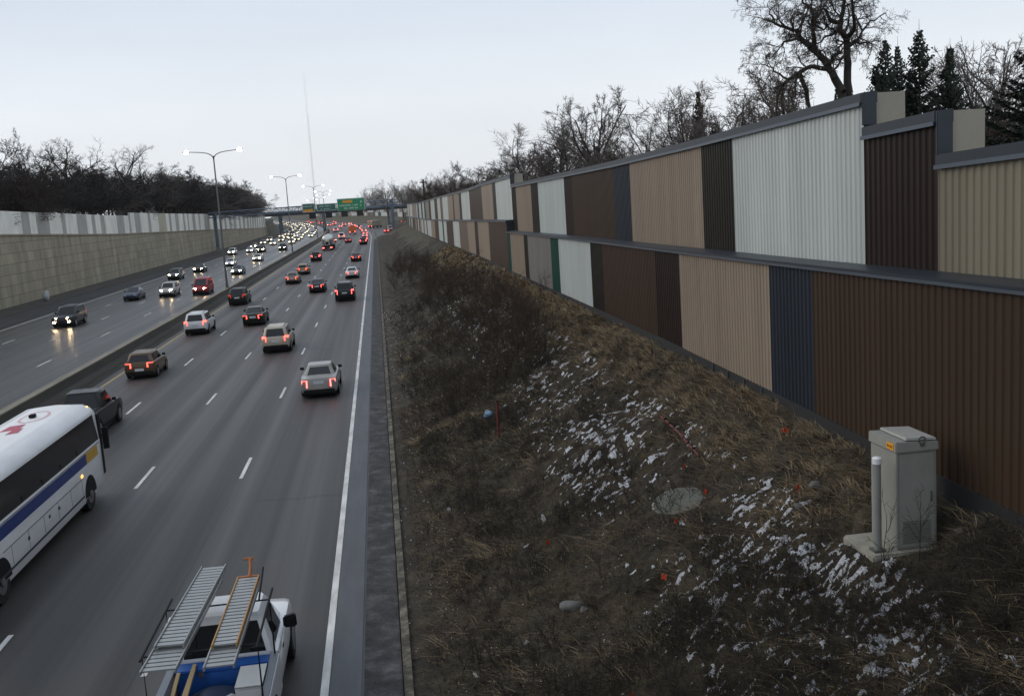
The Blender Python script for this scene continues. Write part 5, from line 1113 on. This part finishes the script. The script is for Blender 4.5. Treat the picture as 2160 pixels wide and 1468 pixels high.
def spruce(key, x, y, top, label, sx=1., rz=0.): put_tree(key, x, y, 4.9, top-4.9, label, ER, rz, sx, 'spruce_tree', 'spruce')
spruce('spruce2',32.7,62,17.9,'narrow dark spruce, leftmost of the pair right of the oak',.85); spruce('spruce2',35.7,66,18.0,'thin dark spruce squeezed between the leftmost spruce and the tallest one',.7,2.)
spruce('spruce',31.6,56,17.5,'tallest pointed dark spruce above the first beige end block',.85,1.); spruce('spruce3',31.1,52,15.9,'broad dark spruce above the second beige end block',.8,.5)
spruce('spruceopen',28.4,40.5,15.6,'dark spruce with drooping layered boughs cut by the right edge',1.2,4.); spruce('spruce3',26.9,52,15.2,'short dark spruce standing against the oak trunk',.8,2.2); spruce('spruce',26.3,50,14.5,'small dark spruce right of the oak trunk',.9,3.)
spruce('spruce2',24.3,54,13.3,'low dark spruce left of the oak trunk, tip just above the wall',1.1,3.3); spruce('spruce2',19.9,58,12.6,'lowest little spruce peeking over the wall left of the oak',1.2,5.)
# right hand bare trees
def RT(key, x, y, top, lab, rz=0., sx=1., z=4.9, **k): return put_tree(key, x, y, z, top-z, lab, k.pop('group', None), rz, sx, **k)
RB = 'bare trees behind the noise wall'
RT('vase',25.6,110,20.2,'tall vase shaped bare tree behind the wall, standing higher than its neighbours',.3); RT('elm',22.3,120,18.6,'round bushy bare tree behind the wall left of the tall vase shaped one',1.,1.05)
RT('elm2',20.6,130,18.6,'leftmost of the bigger bare trees behind the wall, next to the beige block',2.,1.05); RT('denseR2',21.6,124,17.4,'dense brownish bare tree low behind the wall',.4,1.6); RT('denseR2',24.4,114,16.4,'dense brown twiggy tree under the tall vase shaped one',2.4,1.2)
RT('elm',28.8,100,17.2,'bare tree behind the wall between the vase shaped one and the dry leaved one',3.); RT('elm2',26.9,103,16.2,'smaller bare tree behind the wall at the brown panels',.9)
RT('drytree',28.3,86,17.6,'narrow tree with dry olive brown foliage behind the wall',0,.8,name='dry_leaved_tree'); RT('elm2',30.2,85,18.,'bare tree just right of the dry leaved tree',1.7); RT('elm',27.0,88,17.,'spreading bare tree left of the dry leaved tree',4.4)
RT('elm',24.6,66,15.5,'bare tree under the left limbs of the oak',1.2); RT('vase',22.9,68,14.3,'low bare tree left of the oak over the wall coping',2.)
RT('russet',32.,50,13.0,'russet bush between the two beige end blocks',.6,1.6,name='bare_bush',cat='bush'); RT('russet',28.6,44,12.3,'second russet bush beyond the first beige end block',2.6,1.8,name='bare_bush',cat='bush')
RT('elm2',38.5,61,15.8,'bare tree in front of the sky right of the broad spruce',.2); RT('elm',34.8,50,14.4,'twiggy bare tree left of the spruce at the right edge',1.3); RT('denseR2',36.2,55,13.2,'low twiggy thicket tree right of the second beige end block',.2,1.5); RT('denseR2',33.5,60,13.8,'dense twiggy tree behind the broad spruce',3.2,1.5)
for i, (x, y, top) in enumerate([(19.4,180,16.6),(20.5,200,16.2),(18.2,222,17.0),(17,250,16.6),(16.2,275,16.4),(15,300,16.3),(16,330,17.2),(13.8,360,16.6),(21,160,16.8),(22.5,150,16),(12.,395,17.5),(8,430,18.5),(15,215,15),(19,240,15.6),(13,345,15)]):
    RT(('denseR','elm','elm2','birch')[i % 4], x+cv(y), y, top, 'small bare tree in the row along the far end of the noise wall', i*1.3, 1.25, group='row of small bare trees along the far noise wall')
for i, (k, x, y, top, sx, lab) in enumerate([('denseR2',19.8,135,16.6,1.6,'dense twiggy tree at the left end of the bare trees behind the wall'),('birch',23.2,118,19.0,1.3,'upright fine twigged tree close to the round bushy one'),('denseR2',26.6,106,15.6,1.5,'low dense twiggy tree behind the brown wall panels'),('birch',28.0,97,16.6,1.3,'upright fine twigged tree behind the beige wall panel'),('denseR2',28.6,90,15.2,1.4,'low dense twiggy tree left of the dry leaved tree'),('birch',31.5,82,17.0,1.2,'upright fine twigged tree right of the dry leaved tree'),('denseR2',27.6,74,14.6,1.4,'low dense twiggy tree between the dry leaved tree and the oak')]):
    RT(k, x, y, top, lab, i*1.9, sx)
for i, (k, x, y, top, sx, lab) in enumerate([('vase',36.5,56,16.6,1.,'vase shaped bare tree against the sky right of the broad spruce'),('elm',39.5,58,17.2,1.1,'tall bare tree at the right between the broad spruce and the drooping spruce'),('elm2',33.8,58,15.8,1.1,'bare tree showing between the tallest spruce and the broad spruce'),('denseR2',38.2,52,14.6,1.4,'dense low twiggy tree left of the drooping spruce'),('elm',30.6,70,17.4,1.1,'bare tree behind the spruce pair right of the oak'),('vase',27.6,62,16.2,1.1,'bare tree tangled behind the oak trunk'),('elm2',20.4,60,15.2,1.1,'bare tree under the left limbs of the oak, nearest the wall'),('denseR2',23.5,70,13.9,1.3,'dense low twiggy tree left below the oak')]):
    RT(k, x, y, top, lab, i*2.3+.4, sx)
spruce('spruce3',27.6,58,14.6,'dark spruce filling the gap between the oak trunk and the spruce pair',.9,1.1); spruce('spruce3',33.2,60,15.2,'dark spruce filling the gap between the tallest and the broad spruce',.8,2.7)
# ---- trees behind the left wall
LG = 'dark bare trees behind the left fence'
def LT(key, x, y, top, lab='dark bare tree in the crowded row behind the left fence', rz=0., sx=1.2, group=LG): put_tree(key, x+cv(y), y, 8.6 if y < 300 else 6.5, top-8.6, lab, group, rz, sx)
LT('vaseL',-50,162,24.4,'tallest slender bare tree rising above the left tree row',.5,.95,None); LT('vaseL',-49,153,20.8,'leaning slender bare tree at the far left behind the fence',2.2,1.,None)
LT('oakL',-50.6,196,25.2,'gnarled dark oak with see through crown behind the left fence',.9,1.15,None); LT('oakL',-51.5,222,25.4,'rounded gnarled oak at the right end of the tall left group',2.7,1.0,None)
LT('denseR',-48.8,148,18.8,'russet brown dense tree behind the left fence',.8,1.45,None); LT('denseR',-50.5,158,17.8,'second russet brown tree close to the first',2.9,1.4,None)
rl = random.Random(9)
for i in range(44):
    y = 120+i*8.4; x = -48.5-rl.uniform(0,5); top = float(np.interp(y, [120,160,200,240,300,340,400,440,500],[20.5,21.2,21.6,22.0,23.8,24.6,25.0,23.0,18.8]))+rl.uniform(-2.2,1.0)
    LT(rl.choice(['denseL','denseL2','denseL','denseR2']), x, y, top, rz=rl.uniform(0,6), sx=rl.uniform(1.4,1.9))
for i in range(16):
    y = 135+i*20; LT('oakL' if i % 3 == 0 else 'denseL', -57-rl.uniform(0,8), y, float(np.interp(y,[130,250,440],[20.5,22.5,23.5]))+rl.uniform(-1.5,.5), rz=rl.uniform(0,6), sx=1.35)
# ---- far woods: one mass
segs = []; Rw = random.Random(77); FT = [dict(n=9,ang=45,ratio=.5,wig=.08,up=.05,seg=6,**{'from':.15}),dict(n=7,ang=40,ratio=.55,wig=.15,up=.05,seg=4,**{'from':.1}),dict(n=4,ang=40,ratio=.6,wig=.2,up=.03,seg=3),dict(n=0,ang=40,ratio=.5,wig=.2,up=0,seg=2,rmin=.05)]
for i in range(190):
    y = Rw.uniform(560,1050); x = Rw.choice([Rw.uniform(18,100), Rw.uniform(30,160), Rw.uniform(-190,-62), Rw.uniform(-25,60)])
    if -75 < x-cv(y) < 12: continue
    o_ = []; grow(Rw, o_, Vector((x,y,4.)), Vector((0,0,1)), Rw.uniform(10,15)*(1.2 if x-cv(y) > 12 and x > -10 else .55), .22, 0, FT); segs += o_
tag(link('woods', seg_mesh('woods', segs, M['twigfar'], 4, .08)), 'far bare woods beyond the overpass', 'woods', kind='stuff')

# ---- brush thicket on the embankment, weeds
def stems(spots, hr, nst, seed, spread, P=None, rad=.008):
    R = random.Random(seed); out = []
    P = P or [dict(n=6,ang=38,ratio=.55,wig=.12,up=.03,seg=6,**{'from':.2}),dict(n=5,ang=42,ratio=.55,wig=.18,up=.02,seg=4),dict(n=0,ang=42,ratio=.5,wig=.2,up=0,seg=3,rmin=.0035)]
    for x, y in spots:
        for _ in range(nst):
            xx, yy = x+R.gauss(0,spread), y+R.gauss(0,spread); z = float(slope(xx, yy))-.03; d = Vector((R.gauss(-.12,.38),R.gauss(0,.38),1)).normalized()
            grow(R, out, Vector((xx,yy,z)), d, R.uniform(*hr), rad*R.uniform(.7,1.3), 0, P)
    return out
Rb = random.Random(13); sp = []
for _ in range(125):
    y = 40+106*Rb.random()**1.5; xm = float(np.interp(y,[36,42,52,70,90,146],[5.0,6.6,7.3,7.0,6.2,5.0])); x = xm-abs(Rb.gauss(0,2.4)); 
    if x > 1.3: sp.append((x,y))
tag(link('thicket', seg_mesh('thicket', stems(sp,(.7,2.0),7,14,.40,rad=.013,P=[dict(n=7,ang=36,ratio=.55,wig=.12,up=.03,seg=5,**{'from':.15}),dict(n=5,ang=42,ratio=.6,wig=.18,up=.02,seg=3,**{'from':.15}),dict(n=0,ang=42,ratio=.5,wig=.2,up=0,seg=2,rmin=.006)]), M['brush'], 4, .02)), 'dark tangled thicket of bare brush on the embankment', 'thicket', kind='stuff')
sp = [(Rb.uniform(.9,6.2),13+75*Rb.random()**1.4) for _ in range(330)]
tag(link('undergrowth', seg_mesh('undergrowth', stems(sp,(.2,.8),7,15,.3,rad=.006), M['weed'], 4, .02)), 'low dead undergrowth on the lower embankment', 'undergrowth', kind='stuff')
sp = [(Rb.uniform(2.2,8.7),7.5+9*Rb.random()**1.2) for _ in range(300)]; sp = [(x,y) for x, y in sp if not (x > 7.0 and y > 13.2)]
tag(link('weeds', seg_mesh('weeds', stems(sp,(.2,.65),6,16,.24,rad=.005), M['weed'], 4, .02)), 'dark dead weeds and stalks on the near embankment', 'weeds', kind='stuff')
SP = [dict(n=7,ang=36,ratio=.45,wig=.07,up=.05,seg=8,**{'from':.25}),dict(n=4,ang=40,ratio=.5,wig=.14,up=.05,seg=5),dict(n=0,ang=40,ratio=.5,wig=.16,up=.03,seg=3,rmin=.0035)]
for i, (x, y, h, lab) in enumerate([(7.35,14.0,1.15,'thin bare sapling in front of the left edge of the concrete pad'),(7.95,14.15,1.0,'thin bare sapling in front of the utility cabinet'),(6.6,15.3,1.25,'thin dark bare sapling left of the vent pipe'),(6.0,13.2,1.2,'bare sapling standing in the snowy grass below the cabinet'),(7.0,12.2,1.1,'bare sapling near the bottom right among dark weeds'),(4.6,33.4,1.6,'dark bare shrub stem beside the red marker post')]):
    R = random.Random(60+i); out = []; grow(R, out, Vector((0,0,-.05)), Vector((R.gauss(0,.08),R.gauss(0,.08),1)).normalized(), h, .011, 0, SP)
    t = thing('sapling', lab, 'sapling', (x,y,float(slope(x,y)))); link('stem', seg_mesh('stem', [s for s in out if s[4] == 0], M['weed']), t); link('crown', seg_mesh('crown', [s for s in out if s[4] > 0], M['weed']), t)
# drooping twigs hang over the left fence
segs = []; Rw = random.Random(2)
for k in range(46):
    y = Rw.gauss(150,6); grow(Rw, segs, Vector((-45.9,y,12.6+Rw.uniform(-.5,.6))), Vector((1,Rw.gauss(0,.5),.2)).normalized(), Rw.uniform(.8,2.), .03, 0, [dict(n=5,ang=35,ratio=.6,wig=.15,up=-.28,seg=5),dict(n=3,ang=35,ratio=.6,wig=.2,up=-.2,seg=3),dict(n=0,ang=30,ratio=.5,wig=.2,up=-.1,seg=2,rmin=.012)])
tag(link('hanging_bush', seg_mesh('hanging_bush', segs, M['twigleft'], 4, .05)), 'drooping bare twigs hanging over the left fence', 'bush')

# ------------------------------------------------------------------ small things on the embankment
SZ = lambda x, y: float(slope(x, y))
mh = thing('manhole_cover', 'round weathered concrete manhole lid lying in the grass', 'manhole cover', (6.1,20.9,SZ(6.1,20.9)+.0)); mh.rotation_euler = (0,-math.atan(.30),0)
m = MB(); m.tube([(0,0,-.25),(0,0,.045),(0,0,.055)],[.54,.54,.52],36); o = m.build('lid', M['lid_concrete'], mh, auto=.7); o.scale = (1,1.42,1)
m = MB(); m.tube([(0,0,-.3),(0,0,.02)],.60,36); o = m.build('rim', M['concrete'], mh, auto=.7); o.scale = (1,1.40,1)
for x, y, lab in ((6.55,22.0,'orange marker flag behind the manhole lid'),(6.42,20.1,'orange marker flag just in front of the manhole lid'),(7.59,17.88,'brightest orange marker flag, right of the manhole lid towards the cabinet'),(8.34,20.48,'small orange marker flag up the slope close to the wall'),(5.55,19.2,'dull orange marker flag low down in front of the manhole lid'),(4.89,17.75,'dull red marker flag in the dark grass below the manhole lid'),(3.45,14.75,'orange marker flag at the bottom edge of the slope'),(3.4,22.3,'small red marker flag far down the slope')):
    t = thing('marker_flag', lab, 'marker flag', (x,y,SZ(x,y)), x*3, 'utility marker flags'); m = MB(); m.bar((0,0,-.05),(.01,0,.31),.004,5); m.build('wire', M['vent'], t)
    m = MB(); r = random.Random(int(x*100)); n = 5; vs = []; fs = []
    for i in range(n):
        for j in range(3): vs.append((.01+.13*i/(n-1), .02*sin(i*1.7+j+x), .30-.10*j/2-.02*i/(n-1)*r.random()))
    for i in range(n-1):
        for j in range(2): fs.append((i*3+j,(i+1)*3+j,(i+1)*3+j+1,i*3+j+1))
    m.add(vs, fs); m.build('cloth', M['flag'], t)
t = thing('red_marker_stake', 'red notched marker stake lying on the slope behind the manhole lid', 'stake', (7.1,22.5,SZ(7.1,22.5)+.08))
m = MB(); q = Vector((7.0,25.3,SZ(7.0,25.3)+.25))-Vector(t.location); m.tube([(0,0,0),tuple(q*.5+Vector((0,0,.06))),tuple(q)],[.03,.035,.03],8); m.build('shaft', M['redpole'], t)
for k in range(7):
    m = MB(); p = q*(k+1)/8.; m.tube([tuple(p*.995+Vector((0,0,.05))),tuple(p*1.01+Vector((0,0,.05)))],.045,8); m.build('collar', M['p_maroon'], t)
t = thing('red_marker_post', 'upright thin red marker post in the brush with a blue bag beside it', 'post', (3.45,32.6,SZ(3.45,32.6))); m = MB(); m.tube([(0,0,-.1),(.03,0,1.25)],.045,8); m.build('shaft', M['redpole'], t); m = MB(); m.tube([(.03,0,1.25),(.032,0,1.30)],.05,8); m.build('tip', M['p_maroon'], t)
lumpy('plastic_bag', (3.22,33.2,SZ(3.22,33.2)+1.0), (.15,.09,.11), M['bluebag'], 'pale blue plastic bag caught in the brush by the red post', 'plastic bag', 5, rough=.25)
def rock(x, y, s, lab, seed): lumpy('rock', (x,y,SZ(x,y)+s*.15), (s,s*.75,s*.5), M['rock'], lab, 'rock', seed, rough=.16, rz=seed)
rock(7.96,17.97,.16,'pale rounded rock by the snow left of the cabinet',1); rock(7.45,17.6,.12,'small flat rock beside the brightest flag',2); rock(3.21,18.73,.24,'large grey rock low on the embankment',3); rock(3.42,18.45,.12,'small pale rock touching the large grey one',4); rock(8.75,14.35,.10,'small pale stone at the right foot of the cabinet',6)
def scrap(x, y, w, l, lab, seed):
    R = random.Random(seed); m = MB(); vs = []; fs = []; n = 5
    for i in range(n):
        for j in range(4): vs.append(((i/(n-1)-.5)*l*(1-.25*abs(j-1.5)/1.5), (j/3-.5)*w*(1-.3*abs(i-2)/2), R.uniform(0,.05)))
    for i in range(n-1):
        for j in range(3): fs.append((i*4+j,(i+1)*4+j,(i+1)*4+j+1,i*4+j+1))
    m.add(vs, fs); me = m.mesh('paper_scrap', M['paper']); o = link('paper_scrap', me); s = o.modifiers.new('t','SOLIDIFY'); s.thickness = .006; o.location = (x,y,SZ(x,y)+.06); o.rotation_euler = (R.uniform(-.2,.2),-.45,R.uniform(0,3)); tag(o, lab, 'paper scrap')
scrap(3.6,24.5,.10,.34,'long white paper scrap on the lower slope',1); scrap(4.74,21.75,.10,.38,'narrow white paper scrap downhill of the manhole lid',2); scrap(1.3,16.95,.09,.14,'white scrap with a twig at the bottom of the slope',3); scrap(1.41,28.5,.12,.14,'small white scrap by the kerb side',4); scrap(2.2,18.2,.10,.12,'crumpled white scrap left of the large grey rock',5); scrap(1.15,18.0,.08,.14,'bluish white scrap near the bottom kerb',6); scrap(2.95,23.2,.08,.16,'small white scrap left of the narrow paper scrap',7)
lumpy('plastic_bag', (-42.9,137.,.65), (.42,.42,.72), M['paper'], 'white bag standing at the foot of the retaining wall', 'plastic bag', 9, rough=.12)

# ------------------------------------------------------------------ evening haze
mb = MB(); mb.box(-960,960,-90,2380,-2.5,190); hz_ = bpy.data.materials.new('haze'); hz_.use_nodes = True; N = hz_.node_tree.nodes
N.remove(N['Principled BSDF']); pv = N.new('ShaderNodeVolumePrincipled'); pv.inputs['Color'].default_value = (.93,.96,1,1); pv.inputs['Density'].default_value = .00005; pv.inputs['Anisotropy'].default_value = .2
hz_.node_tree.links.new(pv.outputs[0], N['Material Output'].inputs['Volume']); tag(mb.build('haze', hz_), 'thin grey evening haze over the motorway', 'haze', kind='stuff')

# ------------------------------------------------------------------ sky, sun, camera
def build_world():
    w = bpy.data.worlds.new('World'); S.world = w; w.use_nodes = True; N = w.node_tree.nodes; L = w.node_tree.links; bg = N['Background']
    sky = N.new('ShaderNodeTexSky'); sky.sky_type = 'NISHITA'; sky.sun_disc = False; sky.sun_elevation = radians(32); sky.sun_rotation = radians(-115); sky.air_density = 1.2; sky.dust_density = 4; sky.ozone_density = 1
    # overcast layer: pale towards the horizon, greyer blue higher up, soft broken cloud
    tc = N.new('ShaderNodeTexCoord'); sp = N.new('ShaderNodeSeparateXYZ'); L.new(tc.outputs['Generated'], sp.inputs[0])
    cr = N.new('ShaderNodeValToRGB'); e = cr.color_ramp.elements; e[0].position = 0.0; e[0].color = (8.9,9.2,9.6,1); e[1].position = .30; e[1].color = (6.0,6.8,7.9,1); k = e.new(.10); k.color = (8.5,8.95,9.5,1); k = e.new(.19); k.color = (6.9,7.6,8.6,1)
    k = e.new(1.0); k.color = (6.2,6.9,7.9,1)
    L.new(sp.outputs['Z'], cr.inputs['Fac'])
    mp = N.new('ShaderNodeMapping'); mp.inputs['Scale'].default_value = (2.2,2.2,7.5); L.new(tc.outputs['Generated'], mp.inputs['Vector'])
    nz = N.new('ShaderNodeTexNoise'); nz.inputs['Scale'].default_value = 1.; nz.inputs['Detail'].default_value = 5; nz.inputs['Roughness'].default_value = .5; L.new(mp.outputs[0], nz.inputs['Vector'])
    mr = N.new('ShaderNodeMapRange'); mr.inputs['From Min'].default_value = .3; mr.inputs['From Max'].default_value = .7; mr.inputs['To Min'].default_value = .94; mr.inputs['To Max'].default_value = 1.04; L.new(nz.outputs['Fac'], mr.inputs['Value'])
    mu = N.new('ShaderNodeMix'); mu.data_type = 'RGBA'; mu.blend_type = 'MULTIPLY'; mu.inputs['Factor'].default_value = 1; L.new(cr.outputs['Color'], mu.inputs['A']); L.new(mr.outputs[0], mu.inputs['B'])
    mx = N.new('ShaderNodeMix'); mx.data_type = 'RGBA'; mx.inputs['Factor'].default_value = .9; L.new(sky.outputs[0], mx.inputs['A']); L.new(mu.outputs['Result'], mx.inputs['B'])
    L.new(mx.outputs['Result'], bg.inputs['Color']); bg.inputs['Strength'].default_value = .109
build_world()
sun = bpy.data.lights.new('sun', 'SUN'); sun.energy = .9; sun.angle = radians(35); sun.color = (1,.89,.74)
so = link('sun', sun); so.rotation_euler = (radians(58), 0, radians(-115)); so.location = (-30,0,60)
cam = bpy.data.cameras.new('camera'); co = link('camera', cam); cam.sensor_width = 36; cam.lens = 36*2130/2160; cam.clip_end = 6000; cam.clip_start = .2
# calibrated view axes: rows are world X, Y, Z seen from the camera
co.matrix_world = Matrix.Translation((0,0,9.3)) @ Matrix(((.98895111,.08254131,-.12313664),(-.13363617,.13686187,-.98153462),(-.06416444,.98714526,.1463802))).to_4x4()
S.camera = co
S.view_settings.view_transform = 'Standard'; S.view_settings.look = 'None'; S.view_settings.exposure = 0; S.view_settings.gamma = 1
S.cycles.use_denoising = True; S.cycles.max_bounces = 6; S.cycles.diffuse_bounces = 3; S.cycles.glossy_bounces = 3; S.cycles.transparent_max_bounces = 8
S.cycles.sample_clamp_indirect = 6; S.cycles.caustics_reflective = False; S.cycles.caustics_refractive = False
